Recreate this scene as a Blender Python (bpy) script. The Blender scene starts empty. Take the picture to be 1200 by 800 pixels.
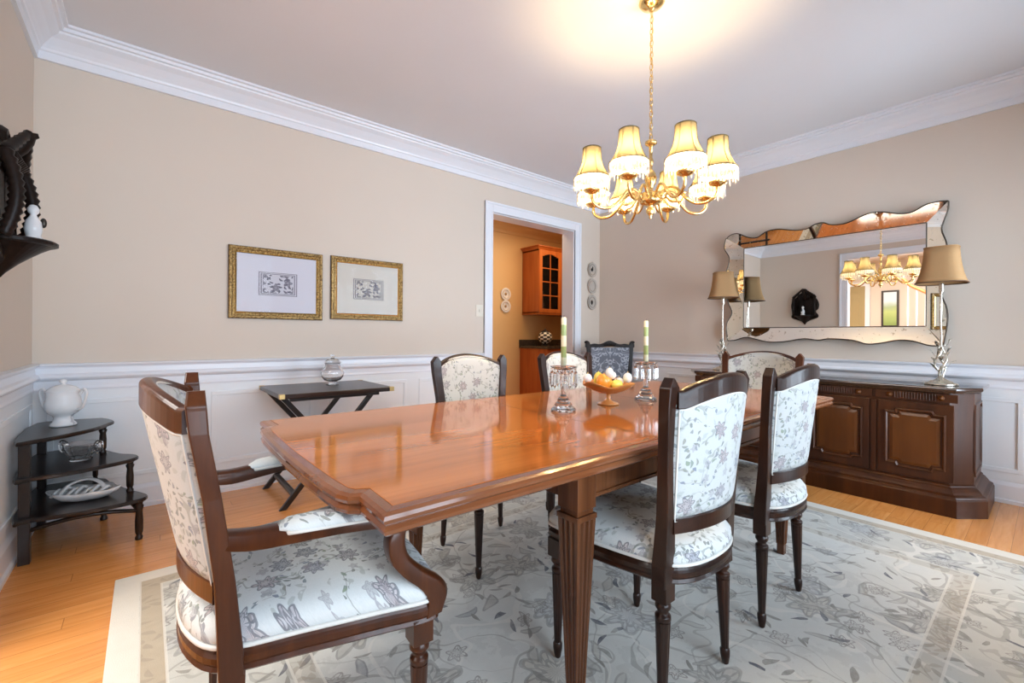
import bpy, bmesh, math, random
from math import sin, cos, pi, atan2, hypot, radians as R, sqrt
random.seed(7)
S = bpy.context.scene
COL = S.collection

# ------------------------------------------------------------ camera
F, TH, YC, ROLL = 521.58, 0.688310, 393.16, 0.0066
cd = bpy.data.cameras.new('camera'); cam = bpy.data.objects.new('camera', cd); COL.objects.link(cam)
cd.sensor_width = 36; cd.sensor_fit = 'HORIZONTAL'; cd.lens = 36 * F / 1200
cd.shift_y = -(400 - YC) / 1200; cd.clip_start = 0.02
cam.location = (-4.3923, -3.6176, 1.08)
from mathutils import Matrix, Vector
fw = Vector((sin(TH), cos(TH), 0)); rt = Vector((cos(TH), -sin(TH), 0)); up = Vector((0, 0, 1))
r2 = rt * cos(ROLL) + up * sin(ROLL); u2 = -rt * sin(ROLL) + up * cos(ROLL)
cam.matrix_world = Matrix(((r2.x, u2.x, -fw.x, -4.3923), (r2.y, u2.y, -fw.y, -3.6176), (r2.z, u2.z, -fw.z, 1.08), (0, 0, 0, 1)))
S.camera = cam
# ------------------------------------------------------------ world, lights, exposure
w = bpy.data.worlds.new('daylight'); S.world = w; w.use_nodes = True
w.node_tree.nodes['Background'].inputs[0].default_value = (0.72, 0.84, 1.0, 1)
w.node_tree.nodes['Background'].inputs[1].default_value = 1.5
S.view_settings.view_transform = 'Standard'; S.view_settings.look = 'None'
S.view_settings.gamma = 1; S.view_settings.use_curve_mapping = False
S.view_settings.exposure = 0.84
S.cycles.max_bounces = 10; S.cycles.diffuse_bounces = 5; S.cycles.glossy_bounces = 5
S.cycles.transmission_bounces = 10; S.cycles.transparent_max_bounces = 16
S.cycles.use_denoising = True
S.cycles.sample_clamp_indirect = 6
S.cycles.caustics_reflective = False; S.cycles.caustics_refractive = False

def area(name, loc, rot, sx, sy, e, col):
    d = bpy.data.lights.new(name, 'AREA'); d.shape = 'RECTANGLE'; d.size = sx; d.size_y = sy; d.energy = e; d.color = col
    o = bpy.data.objects.new(name, d); COL.objects.link(o); o.location = loc; o.rotation_euler = rot; return o
def point(name, loc, e, col, r=0.1):
    d = bpy.data.lights.new(name, 'POINT'); d.energy = e; d.color = col; d.shadow_soft_size = r
    o = bpy.data.objects.new(name, d); COL.objects.link(o); o.location = loc; return o
DAY = (0.72, 0.86, 1.0)
area('window_daylight_front', (-3.6, -4.62, 1.25), (R(90), 0, 0), 1.9, 2.2, 62, DAY)  # added area lamps acting as daylight through the guessed front windows
area('window_daylight_front.001', (-1.2, -4.62, 1.25), (R(90), 0, 0), 1.9, 2.2, 100, DAY)
area('foyer_daylight', (-6.0, -1.9, 2.7), (0, R(0), 0), 2.0, 1.6, 90, (1, .97, .92))  # added fill under the foyer ceiling, brightens the foyer in the mirror
area('pantry_ceiling_light', (-0.1, 0.55, 2.62), (0, 0, 0), 1.6, 0.4, 12, (1, .72, .46))  # added warm fill without a fixture, brightens the pantry and its cabinet
BULB = 540.0
UPLIGHT = 3.0

# ------------------------------------------------------------ materials
class NT:
    def __init__(s, name):
        s.m = bpy.data.materials.new(name); s.m.use_nodes = True; s.t = s.m.node_tree; s.t.nodes.clear()
        s.out = s.t.nodes.new('ShaderNodeOutputMaterial')
    def n(s, typ, **kw):
        nd = s.t.nodes.new('ShaderNode' + typ)
        for k, v in kw.items(): setattr(nd, k, v)
        return nd
    def set(s, sock, v):
        if hasattr(v, 'is_output') or isinstance(v, bpy.types.NodeSocket): s.t.links.new(v, sock)
        else: sock.default_value = v
    def math(s, op, a, b=0.0, c=None, clamp=False):
        nd = s.n('Math', operation=op, use_clamp=clamp); s.set(nd.inputs[0], a); s.set(nd.inputs[1], b)
        if c is not None: s.set(nd.inputs[2], c)
        return nd.outputs[0]
    def vmath(s, op, a, b=(0, 0, 0), scale=None):
        nd = s.n('VectorMath', operation=op); s.set(nd.inputs[0], a); s.set(nd.inputs[1], b)
        if scale is not None: s.set(nd.inputs['Scale'], scale)
        return nd.outputs['Value'] if op in ('LENGTH', 'DOT_PRODUCT') else nd.outputs[0]
    def mix(s, f, a, b, mode='MIX'):
        nd = s.n('Mix', data_type='RGBA', blend_type=mode); s.set(nd.inputs[0], f)
        s.set(nd.inputs[6], c4(a)); s.set(nd.inputs[7], c4(b)); return nd.outputs[2]
    def ramp(s, f, stops, interp='LINEAR'):
        nd = s.n('ValToRGB'); nd.color_ramp.interpolation = interp; e = nd.color_ramp.elements
        while len(e) < len(stops): e.new(0.5)
        for el, (p, c) in zip(e, stops): el.position = p; el.color = c4(c)
        s.set(nd.inputs[0], f); return nd.outputs[0]
    def coord(s, kind='Object'): return s.n('TexCoord').outputs[kind]
    def mapping(s, vec, loc=(0, 0, 0), rot=(0, 0, 0), sc=(1, 1, 1)):
        nd = s.n('Mapping'); s.set(nd.inputs[0], vec); nd.inputs[1].default_value = loc; nd.inputs[2].default_value = rot; nd.inputs[3].default_value = sc
        return nd.outputs[0]
    def noise(s, vec, sc, det=3.0, rough=.5, dist=0.0):
        nd = s.n('TexNoise'); s.set(nd.inputs['Vector'], vec); nd.inputs['Scale'].default_value = sc
        nd.inputs['Detail'].default_value = det; nd.inputs['Roughness'].default_value = rough; nd.inputs['Distortion'].default_value = dist
        return nd.outputs[0]
    def pb(s, col, rough=.5, metal=0.0, bump=None, bs=.2, bd=.01, **kw):
        p = s.n('BsdfPrincipled'); s.set(p.inputs['Base Color'], c4(col)); s.set(p.inputs['Roughness'], rough); s.set(p.inputs['Metallic'], metal)
        for k, v in kw.items(): s.set(p.inputs[k.replace('_', ' ')], v)
        if bump is not None:
            b = s.n('Bump'); b.inputs['Strength'].default_value = bs; b.inputs['Distance'].default_value = bd
            s.set(b.inputs['Height'], bump); s.t.links.new(b.outputs[0], p.inputs['Normal'])
        s.t.links.new(p.outputs[0], s.out.inputs[0]); return p
def c4(c):
    if isinstance(c, (tuple, list)) and len(c) == 3: return (*c, 1.0)
    return c
def paint(name, col, rough=.6, var=.04, **kw):
    n = NT(name); v = n.noise(n.coord(), 3.0, 3); d = tuple(x * (1 - var) for x in col)
    g = n.noise(n.coord(), 160, 2)
    n.pb(n.mix(v, d, col), rough, bump=g, bs=.05, bd=.002, **kw); return n.m
def wood(name, c1, c2, c3, rough=.3, axis=0, sc=1.0, coat=0.0, spec=.28):
    n = NT(name); st = [9, 9, 9]; st[axis] = 0.9
    v = n.mapping(n.coord(), sc=tuple(x * sc for x in st))
    a = n.noise(v, 1.6, 5, .6, .6); b = n.noise(n.mapping(n.coord(), sc=tuple(x * sc * (7 if k != axis else 2) for k, x in enumerate(st))), 2.0, 3, .6)
    c = n.ramp(a, [(.28, c1), (.5, c2), (.74, c3)])
    c = n.mix(n.math('MULTIPLY', b, .35), c, tuple(x * .45 for x in c1))
    n.pb(c, rough, bump=b, bs=.06, bd=.002, Coat_Weight=coat, Coat_Roughness=.08, Specular_IOR_Level=spec); return n.m
def metal(name, col, rough=.22):
    n = NT(name); n.pb(col, n.math('MULTIPLY_ADD', n.noise(n.coord(), 30, 2), .12, rough), 1.0); return n.m
def glass(name, col=(1, 1, 1), rough=.02, ior=1.5):
    n = NT(name); v = n.noise(n.coord(), 20, 1)
    n.pb(n.mix(v, col, tuple(x * .98 for x in col)), rough, Transmission_Weight=1.0, IOR=ior); return n.m
def pane(name, tint=(1, 1, 1), ior=1.45):
    n = NT(name); t = n.n('BsdfTransparent'); t.inputs[0].default_value = c4(tint); g = n.n('BsdfGlossy'); g.inputs['Roughness'].default_value = .02
    f = n.n('Fresnel'); f.inputs[0].default_value = ior; mx = n.n('MixShader')
    n.t.links.new(f.outputs[0], mx.inputs[0]); n.t.links.new(t.outputs[0], mx.inputs[1]); n.t.links.new(g.outputs[0], mx.inputs[2])
    n.t.links.new(mx.outputs[0], n.out.inputs[0]); return n.m
def glow(name, col, st):
    n = NT(name); e = n.n('Emission'); e.inputs[0].default_value = c4(col); e.inputs[1].default_value = st
    n.t.links.new(e.outputs[0], n.out.inputs[0]); return n.m
def translucent(name, col, amt=.5, col2=None):
    n = NT(name); c = n.mix(n.noise(n.mapping(n.coord(), sc=(1, 1, .15)), 220, 2), col, col2 or tuple(x * .9 for x in col))
    d = n.n('BsdfDiffuse'); t = n.n('BsdfTranslucent'); n.set(d.inputs[0], c); n.set(t.inputs[0], c)
    mx = n.n('MixShader'); mx.inputs[0].default_value = amt
    n.t.links.new(d.outputs[0], mx.inputs[1]); n.t.links.new(t.outputs[0], mx.inputs[2]); n.t.links.new(mx.outputs[0], n.out.inputs[0]); return n.m

def flowers(n, vec, sc, petals, rad, seed, keep=.5):
    """flower heads scattered on a plane: outline mask, fill mask and the per-flower random colour"""
    v = n.mapping(vec, loc=(seed, seed * .7, 0))
    vo = n.n('TexVoronoi', voronoi_dimensions='2D', feature='F1'); n.set(vo.inputs['Vector'], v); vo.inputs['Scale'].default_value = sc; vo.inputs['Randomness'].default_value = .75
    d = n.vmath('SCALE', n.vmath('SUBTRACT', v, vo.outputs['Position']), scale=sc)
    sp = n.n('SeparateXYZ'); n.set(sp.inputs[0], d); cs = n.n('SeparateColor'); n.set(cs.inputs[0], vo.outputs['Color'])
    ln = n.vmath('LENGTH', n.vmath('MULTIPLY', d, (1, 1, 0)))
    ang = n.math('ADD', n.math('ARCTAN2', sp.outputs[1], sp.outputs[0]), n.math('MULTIPLY', cs.outputs[0], 6.28))
    pt = n.math('SINE', n.math('MULTIPLY', ang, petals)); r = n.math('MULTIPLY_ADD', pt, rad * .28, rad)
    on = n.math('LESS_THAN', cs.outputs[1], keep)
    fill = n.math('MULTIPLY', n.math('LESS_THAN', ln, r), on)
    e = n.math('LESS_THAN', n.math('ABSOLUTE', n.math('SUBTRACT', ln, r)), rad * .12)
    e2 = n.math('LESS_THAN', n.math('ABSOLUTE', n.math('SUBTRACT', ln, n.math('MULTIPLY', r, .52))), rad * .09)
    rays = n.math('MULTIPLY', n.math('GREATER_THAN', n.math('ABSOLUTE', n.math('SINE', n.math('MULTIPLY', ang, petals * 1.5))), .93), n.math('LESS_THAN', ln, n.math('MULTIPLY', r, .95)))
    line = n.math('MULTIPLY', n.math('MAXIMUM', n.math('MAXIMUM', e, e2), rays), on)
    return line, fill, cs
def leaves(n, vec, sc, a, b, seed, keep=.5):
    v = n.mapping(vec, loc=(seed, -seed, 0))
    vo = n.n('TexVoronoi', voronoi_dimensions='2D', feature='F1'); n.set(vo.inputs['Vector'], v); vo.inputs['Scale'].default_value = sc; vo.inputs['Randomness'].default_value = .9
    d = n.vmath('SCALE', n.vmath('SUBTRACT', v, vo.outputs['Position']), scale=sc)
    cs = n.n('SeparateColor'); n.set(cs.inputs[0], vo.outputs['Color'])
    ro = n.n('VectorRotate', rotation_type='Z_AXIS'); n.set(ro.inputs['Vector'], d); n.set(ro.inputs['Angle'], n.math('MULTIPLY', cs.outputs[0], 6.28))
    sp = n.n('SeparateXYZ'); n.set(sp.inputs[0], ro.outputs[0])
    x = n.math('DIVIDE', sp.outputs[0], a)
    yy = n.math('ADD', sp.outputs[1], n.math('MULTIPLY', n.math('MULTIPLY', x, x), b * .8))
    y = n.math('DIVIDE', yy, b)
    q = n.math('ADD', n.math('MULTIPLY', x, x), n.math('ABSOLUTE', y))
    on = n.math('LESS_THAN', cs.outputs[1], keep)
    fill = n.math('MULTIPLY', n.math('LESS_THAN', q, 1.0), on)
    edge = n.math('MULTIPLY', n.math('LESS_THAN', n.math('ABSOLUTE', n.math('SUBTRACT', q, .85)), .22), on)
    return edge, fill, cs
def vines(n, vec, sc, wd, seed):
    a = n.noise(n.mapping(vec, loc=(seed, seed, 0)), sc, 1.0, .4, .8)
    return n.math('LESS_THAN', n.math('ABSOLUTE', n.math('SUBTRACT', a, .5)), wd)
def warp(n, vec, sc, amt):
    nz = n.n('TexNoise'); n.set(nz.inputs['Vector'], vec); nz.inputs['Scale'].default_value = sc
    return n.vmath('ADD', vec, n.vmath('SCALE', n.vmath('SUBTRACT', nz.outputs['Color'], (.5, .5, .5)), scale=amt))

def floral_fabric(name, upright, k=1.0):
    n = NT(name); c = n.coord()
    if upright:
        sp = n.n('SeparateXYZ'); n.set(sp.inputs[0], c); cb = n.n('CombineXYZ'); n.set(cb.inputs[0], sp.outputs[0]); n.set(cb.inputs[1], sp.outputs[2]); v = cb.outputs[0]
    else:
        sp = n.n('SeparateXYZ'); n.set(sp.inputs[0], c); cb = n.n('CombineXYZ')
        n.set(cb.inputs[0], n.math('MULTIPLY_ADD', sp.outputs[2], .45, sp.outputs[0])); n.set(cb.inputs[1], n.math('MULTIPLY_ADD', sp.outputs[2], .6, sp.outputs[1])); v = cb.outputs[0]
    v = warp(n, v, 16, .030)
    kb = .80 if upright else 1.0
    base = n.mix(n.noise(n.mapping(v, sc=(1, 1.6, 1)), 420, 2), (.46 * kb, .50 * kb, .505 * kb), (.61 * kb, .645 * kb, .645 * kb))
    brk = n.math('GREATER_THAN', n.noise(v, 60, 3), .44)
    l3 = n.math('MULTIPLY', vines(n, v, 8 * k, .010, 4.1), n.math('GREATER_THAN', n.noise(v, 9, 1), .45))
    near = n.math('LESS_THAN', n.math('ABSOLUTE', n.math('SUBTRACT', n.noise(n.mapping(v, loc=(4.1, 4.1, 0)), 8 * k, 1.0, .4, .8), .5)), .055)
    l2, f2, c2 = leaves(n, v, 58 * k, .55, .24, 2.3, .72)
    f2 = n.math('MULTIPLY', f2, near)
    l4, f4, c4_ = leaves(n, v, 30 * k, .50, .17, 7.3, .40)
    l1, f1, c1 = flowers(n, v, 10.5 * k, 7, .22, .7, .66)
    l5, f5, c5 = flowers(n, v, 21 * k, 5, .20, 3.7, .33)
    wash = n.noise(v, 75, 3)
    col = n.mix(n.math('MULTIPLY', l3, .75), base, (.26, .28, .26))
    leafc = n.ramp(c2.outputs[2], [(0, (.12, .15, .15)), (.5, (.22, .23, .20)), (.8, (.14, .17, .24)), (1, (.18, .24, .15))])
    col = n.mix(n.math('MULTIPLY', f2, .85), col, leafc)
    col = n.mix(n.math('MULTIPLY', n.math('MULTIPLY', f4, brk), .6), col, (.31, .34, .33))
    fl = n.ramp(c1.outputs[2], [(0, (.28, .31, .36)), (.45, (.42, .30, .29)), (.7, (.17, .23, .34)), (1, (.34, .33, .25))])
    col = n.mix(n.math('MULTIPLY', f1, n.math('MULTIPLY_ADD', wash, .9, .1)), col, fl)
    col = n.mix(n.math('MULTIPLY', l1, .75), col, (.11, .12, .14))
    col = n.mix(n.math('MULTIPLY', n.math('MAXIMUM', l5, n.math('MULTIPLY', f5, .5)), .7), col, (.25, .25, .28))
    n.pb(col, .72, bump=n.noise(n.mapping(v, sc=(1, 2, 1)), 500, 2), bs=.25, bd=.001, Sheen_Weight=.15); return n.m

M = {}
M['wall'] = paint('cream_wall_paint', (.67, .585, .50), .7)
M['ceiling'] = paint('ceiling_paint', (.74, .755, .785), .8)
M['trim'] = paint('white_gloss_trim', (.78, .80, .85), .3)
M['wains'] = paint('white_wainscot_paint', (.80, .83, .86), .4)
M['pantry'] = paint('ochre_wall_paint', (.68, .42, .17), .7)
M['mahog'] = wood('dark_mahogany', (.012, .0045, .003), (.022, .008, .0045), (.045, .014, .006), .30, 2, 1.2, .15)
M['mahogy'] = wood('dark_mahogany_side', (.012, .0045, .003), (.022, .008, .0045), (.045, .014, .006), .30, 0, 1.2, .15)
M['armwood'] = wood('brown_mahogany', (.032, .009, .003), (.060, .016, .005), (.10, .028, .007), .30, 2, 1.2, .15)
M['ebony'] = wood('near_black_wood', (.010, .006, .005), (.016, .009, .007), (.028, .015, .011), .3, 2, 1.0, .3)
M['blackcarve'] = wood('black_carved_wood', (.008, .005, .004), (.014, .008, .006), (.024, .013, .010), .35, 2, 2.0, .0, .15)
M['tabletop'] = wood('polished_cherry_table', (.25, .075, .017), (.38, .124, .028), (.48, .168, .043), .08, 0, .55, .15, .42)
M['tableband'] = wood('polished_cherry_edge', (.12, .038, .014), (.19, .062, .022), (.27, .095, .035), .16, 0, .7, .6)
M['tableleg'] = wood('cherry_leg', (.05, .016, .006), (.10, .034, .012), (.18, .066, .023), .26, 2, 1.0, .3)
M['side'] = wood('brown_walnut_sideboard', (.028, .007, .0015), (.052, .014, .003), (.085, .025, .005), .38, 2, .8, .1)
M['sidepanel'] = wood('burl_door_panel', (.060, .016, .002), (.10, .030, .004), (.145, .046, .007), .38, 2, .35, .1)
M['sidetop'] = wood('dark_glossy_top', (.03, .018, .013), (.05, .028, .02), (.07, .04, .03), .08, 1, .8, .8)
M['cherrycab'] = wood('orange_cherry_cabinet', (.36, .085, .016), (.50, .13, .024), (.60, .18, .04), .3, 2, .7, .2)
M['handrail'] = wood('orange_handrail', (.45, .16, .05), (.6, .24, .08), (.7, .3, .1), .3, 0, 1)
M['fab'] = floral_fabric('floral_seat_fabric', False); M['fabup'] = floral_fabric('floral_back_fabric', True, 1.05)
M['piping'] = paint('cream_piping', (.60, .60, .57), .6)
M['brass'] = metal('polished_brass', (.86, .62, .26), .13)
M['brassd'] = metal('antique_brass', (.55, .38, .16), .3)
M['silver'] = metal('champagne_silver', (.62, .58, .50), .22)
M['glass'] = glass('clear_glass'); M['crystal'] = (lambda n: (n.pb(n.mix(n.noise(n.coord(), 40, 1), (1, 1, 1), (.95, .96, .98)), .02, Transmission_Weight=.97, IOR=1.5), n.m)[1])(NT('cut_crystal'))
M['amber'] = (lambda n: (n.pb(n.mix(n.noise(n.coord(), 18, 2), (.95, .36, .08), (1, .48, .16)), .1, Transmission_Weight=.45, IOR=1.35), n.m)[1])(NT('amber_glass'))
M['pane'] = pane('window_pane'); M['picglass'] = pane('picture_glass', ior=1.12)
M['porc'] = paint('white_porcelain', (.80, .81, .82), .12)
M['cream'] = paint('cream_plastic', (.75, .70, .6), .35)
M['olive'] = paint('olive_door_paint', (.36, .29, .14), .5)
M['grayplate'] = paint('pale_grey_plate', (.52, .46, .40), .2)
M['blackmotif'] = paint('black_glaze', (.02, .018, .016), .3)
M['granite'] = None
M['mirror'] = (lambda n: (n.pb(n.mix(n.noise(n.coord(), 4, 2), (.90, .91, .90), (.93, .94, .93)), .0, 1.0), n.m)[1])(NT('silvered_mirror'))
M['mirrorold'] = (lambda n: (n.pb(n.mix(n.math('GREATER_THAN', n.noise(n.coord(), 38, 3), .66), (.90, .86, .76), (.55, .50, .40)), n.math('MULTIPLY', n.math('GREATER_THAN', n.noise(n.coord(), 60, 3), .66), .25), 1.0), n.m)[1])(NT('antiqued_mirror'))
M['mirroredge'] = metal('dark_mirror_edge', (.10, .085, .07), .3)
M['bulb'] = glow('lit_bulb', (1, .66, .32), BULB)
M['shade'] = translucent('cream_pleated_shade', (.14, .12, .072), .19)
M['lampshade'] = translucent('tan_linen_shade', (.47, .285, .14), .15)
M['fringe'] = (lambda n: (n.pb(n.mix(n.noise(n.coord(), 60, 1), (1, 1, .97), (.9, .9, .85)), .1, Transmission_Weight=.55, IOR=1.4), n.m)[1])(NT('bead_fringe'))
M['beads'] = translucent('white_bead_band', (.92, .90, .84), .6)
n = NT('black_granite'); n.pb(n.ramp(n.noise(n.coord(), 90, 4), [(.4, (.02, .018, .015)), (.7, (.12, .09, .06))]), .12); M['granite'] = n.m
n = NT('lampshade_trim'); n.pb(n.mix(n.noise(n.coord(), 80, 2), (.10, .05, .02), (.16, .08, .04)), .6); M['shadetrim'] = n.m
# candle stripes
n = NT('striped_candle'); sp = n.n('SeparateXYZ'); n.set(sp.inputs[0], n.coord())
st = n.math('GREATER_THAN', n.math('FRACT', n.math('DIVIDE', sp.outputs[2], .096)), .5)
n.pb(n.mix(st, (.80, .76, .52), (.34, .42, .16)), .4, Subsurface_Weight=.15, Subsurface_Radius=(.01, .008, .004)); M['candle'] = n.m
# checker pot
n = NT('black_white_check'); sp = n.n('SeparateXYZ'); n.set(sp.inputs[0], n.coord())
a = n.math('FLOOR', n.math('MULTIPLY', n.math('ARCTAN2', sp.outputs[1], sp.outputs[0]), 12 / 6.2832)); b = n.math('FLOOR', n.math('DIVIDE', sp.outputs[2], .028))
n.pb(n.mix(n.math('MODULO', n.math('ABSOLUTE', n.math('ADD', a, b)), 2), (.02, .02, .02), (.8, .78, .7)), .2); M['check'] = n.m
# oak floor, planks running along x
n = NT('oak_plank_floor'); c = n.coord(); sp = n.n('SeparateXYZ'); n.set(sp.inputs[0], c)
row = n.math('FLOOR', n.math('DIVIDE', sp.outputs[1], .083)); wn = n.n('TexWhiteNoise', noise_dimensions='1D'); n.set(wn.inputs['W'], row)
xs = n.math('ADD', n.math('DIVIDE', sp.outputs[0], 1.3), n.math('MULTIPLY', wn.outputs[0], 7)); cell = n.math('FLOOR', xs)
cb = n.n('CombineXYZ'); n.set(cb.inputs[0], cell); n.set(cb.inputs[1], row); wn2 = n.n('TexWhiteNoise', noise_dimensions='2D'); n.set(wn2.inputs['Vector'], cb.outputs[0])
gv = n.vmath('ADD', n.mapping(c, sc=(1.2, 14, 1)), n.vmath('SCALE', wn2.outputs['Color'], scale=30.0))
g = n.noise(gv, 2.4, 5, .6, .8)
colr = n.ramp(g, [(.25, (.60, .235, .058)), (.5, (.74, .32, .090)), (.8, (.83, .41, .14))])
colr = n.mix(n.math('MULTIPLY', wn2.outputs[0], .38), colr, (.55, .21, .05))
e1 = n.math('LESS_THAN', n.math('FRACT', n.math('DIVIDE', sp.outputs[1], .083)), .02); e2 = n.math('LESS_THAN', n.math('FRACT', xs), .0018)
colr = n.mix(n.math('MULTIPLY', n.math('MAXIMUM', e1, e2), .6), colr, (.14, .05, .015))
n.pb(colr, .27, bump=g, bs=.05, bd=.002, Coat_Weight=.25, Coat_Roughness=.15); M['floor'] = n.m
# pantry floor same oak
# rug
RX0, RX1, RY0, RY1 = -4.49, -1.04, -3.86, -1.04
n = NT('floral_wool_rug'); c = n.coord(); sp = n.n('SeparateXYZ'); n.set(sp.inputs[0], c)
hx, hy = (RX1 - RX0) / 2, (RY1 - RY0) / 2
dx = n.math('SUBTRACT', hx, n.math('ABSOLUTE', sp.outputs[0])); dy = n.math('SUBTRACT', hy, n.math('ABSOLUTE', sp.outputs[1])); d = n.math('MINIMUM', dx, dy)
v = n.vmath('MULTIPLY', c, (1, 1, 0)); vw = warp(n, v, 5, .10)
field = n.mix(n.noise(v, 3.2, 4), (.62, .63, .59), (.74, .745, .70))
bord = n.mix(n.noise(v, 4.0, 4), (.52, .525, .475), (.63, .63, .58))
inb = n.math('LESS_THAN', d, .52)
col = n.mix(inb, field, bord)
wv = n.noise(v, 16, 5, .7)
col = n.mix(n.math('MULTIPLY', n.math('GREATER_THAN', n.noise(vw, 7, 5, .65), .54), .22), col, (.40, .40, .37))
col = n.mix(n.math('MULTIPLY', n.noise(n.mapping(vw, loc=(3, 1, 0)), 30, 4, .7), .30), col, (.42, .42, .39))
lv = n.math('MULTIPLY', vines(n, vw, 2.0, .0065, 1.3), .55); col = n.mix(lv, col, (.27, .26, .23))
lv = n.math('MULTIPLY', vines(n, vw, 3.1, .006, 6.3), .45); col = n.mix(lv, col, (.30, .29, .26))
lv = n.math('MULTIPLY', vines(n, vw, 2.4, .012, 9.3), .6); col = n.mix(lv, col, (.76, .74, .68))
def soft(m_, a): return n.math('MULTIPLY', m_, n.math('MULTIPLY', wv, a * 1.7, clamp=True))
l1, f1, c1 = flowers(n, vw, 3.2, 7, .26, .4, .72)
fcol = n.ramp(c1.outputs[2], [(0, (.40, .385, .34)), (.4, (.52, .48, .40)), (.7, (.44, .45, .46))], 'CONSTANT')
col = n.mix(soft(f1, .6), col, fcol); col = n.mix(soft(l1, .55), col, (.17, .165, .155))
le, lf, lc = leaves(n, vw, 8.5, .52, .15, 3.3, .42)
lcol = n.ramp(lc.outputs[2], [(0, (.34, .33, .29)), (.5, (.42, .40, .34)), (.78, (.15, .16, .19)), (.86, (.48, .47, .42))], 'CONSTANT')
col = n.mix(soft(lf, .5), col, lcol); col = n.mix(soft(le, .42), col, (.16, .155, .15))
le, lf, lc = leaves(n, vw, 15, .55, .13, 8.3, .30); col = n.mix(soft(lf, .95), col, n.ramp(lc.outputs[2], [(0, (.26, .25, .22)), (.75, (.08, .085, .11))], 'CONSTANT'))
l1, f1, c1 = flowers(n, vw, 7.5, 6, .22, 5.4, .35); col = n.mix(soft(l1, .8), col, (.24, .22, .20))
def band(a, b): return n.math('MULTIPLY', n.math('GREATER_THAN', d, a), n.math('LESS_THAN', d, b))
tan = n.mix(n.noise(vw, 26, 2), (.40, .335, .24), (.49, .42, .31)); col = n.mix(band(.085, .155), col, tan); col = n.mix(n.math('MULTIPLY', band(.46, .53), .25), col, tan)
le, lf, lc = leaves(n, vw, 22, .5, .2, 1.1, .8); bb = n.math('MAXIMUM', band(.09, .15), band(.465, .525)); col = n.mix(n.math('MULTIPLY', n.math('MULTIPLY', lf, bb), .45), col, (.30, .25, .19))
for a in (.085, .155, .46, .53): col = n.mix(n.math('MULTIPLY', band(a - .004, a + .004), .7), col, (.70, .68, .61))
col = n.mix(n.math('LESS_THAN', d, .082), col, n.mix(n.noise(v, 20, 2), (.66, .63, .55), (.72, .69, .61)))
col = n.mix(n.math('MULTIPLY', n.noise(v, 260, 2), .25), col, n.mix(.5, col, (.22, .21, .19)))
n.pb(col, .9, bump=n.noise(v, 300, 3), bs=.4, bd=.003, Sheen_Weight=.2); M['rug'] = n.m
# prints
def printmat(name, paper, hx, hy):
    n = NT(name); c = n.coord(); sp = n.n('SeparateXYZ'); n.set(sp.inputs[0], c)
    cb = n.n('CombineXYZ'); n.set(cb.inputs[0], sp.outputs[0]); n.set(cb.inputs[1], sp.outputs[2]); v = cb.outputs[0]
    d = n.math('MAXIMUM', n.math('DIVIDE', n.math('ABSOLUTE', sp.outputs[0]), hx), n.math('DIVIDE', n.math('ABSOLUTE', sp.outputs[2]), hy))
    inside = n.math('LESS_THAN', d, .95); ln = n.math('LESS_THAN', n.math('ABSOLUTE', n.math('SUBTRACT', d, 1.0)), .02); ln2 = n.math('LESS_THAN', n.math('ABSOLUTE', n.math('SUBTRACT', d, .88)), .03)
    fl, ff, fc = flowers(n, v, 13, 5, .3, .37, .75); le, lf, lc = leaves(n, warp(n, v, 20, .02), 34, .5, .22, 2, .6)
    ink = n.math('MULTIPLY', n.math('MAXIMUM', n.math('MAXIMUM', n.math('MULTIPLY', ff, .5), fl), lf), n.math('LESS_THAN', d, .8))
    ink = n.math('MAXIMUM', n.math('MAXIMUM', ink, ln), n.math('MULTIPLY', ln2, .8))
    base = n.mix(n.math('LESS_THAN', d, 1.0), paper, tuple(x * .88 for x in paper))
    n.pb(n.mix(n.math('MULTIPLY', ink, .9), base, (.10, .09, .13)), .8); return n.m
M['print_a'] = printmat('botanical_print', (.66, .65, .72), .125, .082); M['print_b'] = printmat('botanical_print_warm', (.62, .58, .52), .125, .082)
n = NT('gilt_frame'); c = n.coord(); tz = n.noise(c, 90, 4, .6)
n.pb(n.ramp(tz, [(.35, (.10, .055, .02)), (.5, (.34, .21, .07)), (.7, (.60, .42, .18))]), .38, .6, bump=tz, bs=.7, bd=.004); M['gilt'] = n.m
M['giltdark'] = paint('dark_frame_edge', (.045, .035, .03), .4)
# landscape painting
n = NT('green_landscape_print'); sp = n.n('SeparateXYZ'); n.set(sp.inputs[0], n.coord())
z = n.math('ADD', sp.outputs[2], n.math('MULTIPLY', n.noise(n.coord(), 6, 3), .12))
n.pb(n.ramp(n.math('MULTIPLY_ADD', z, 1.1, .5), [(.2, (.25, .35, .10)), (.5, (.45, .55, .2)), (.6, (.35, .45, .25)), (.75, (.62, .72, .78))]), .6); M['landscape'] = n.m
# blue grey chair fabric
n = NT('slate_damask_fabric'); c = n.coord(); sp = n.n('SeparateXYZ'); n.set(sp.inputs[0], c); cb = n.n('CombineXYZ'); n.set(cb.inputs[0], n.math('ABSOLUTE', sp.outputs[0])); n.set(cb.inputs[1], sp.outputs[2]); v = warp(n, cb.outputs[0], 9, .06)
lv = n.math('MAXIMUM', vines(n, v, 13, .03, .3), leaves(n, v, 22, .5, .2, 1.2, .7)[1])
n.pb(n.mix(lv, (.11, .12, .15), (.33, .35, .40)), .6); M['slate'] = n.m
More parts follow.
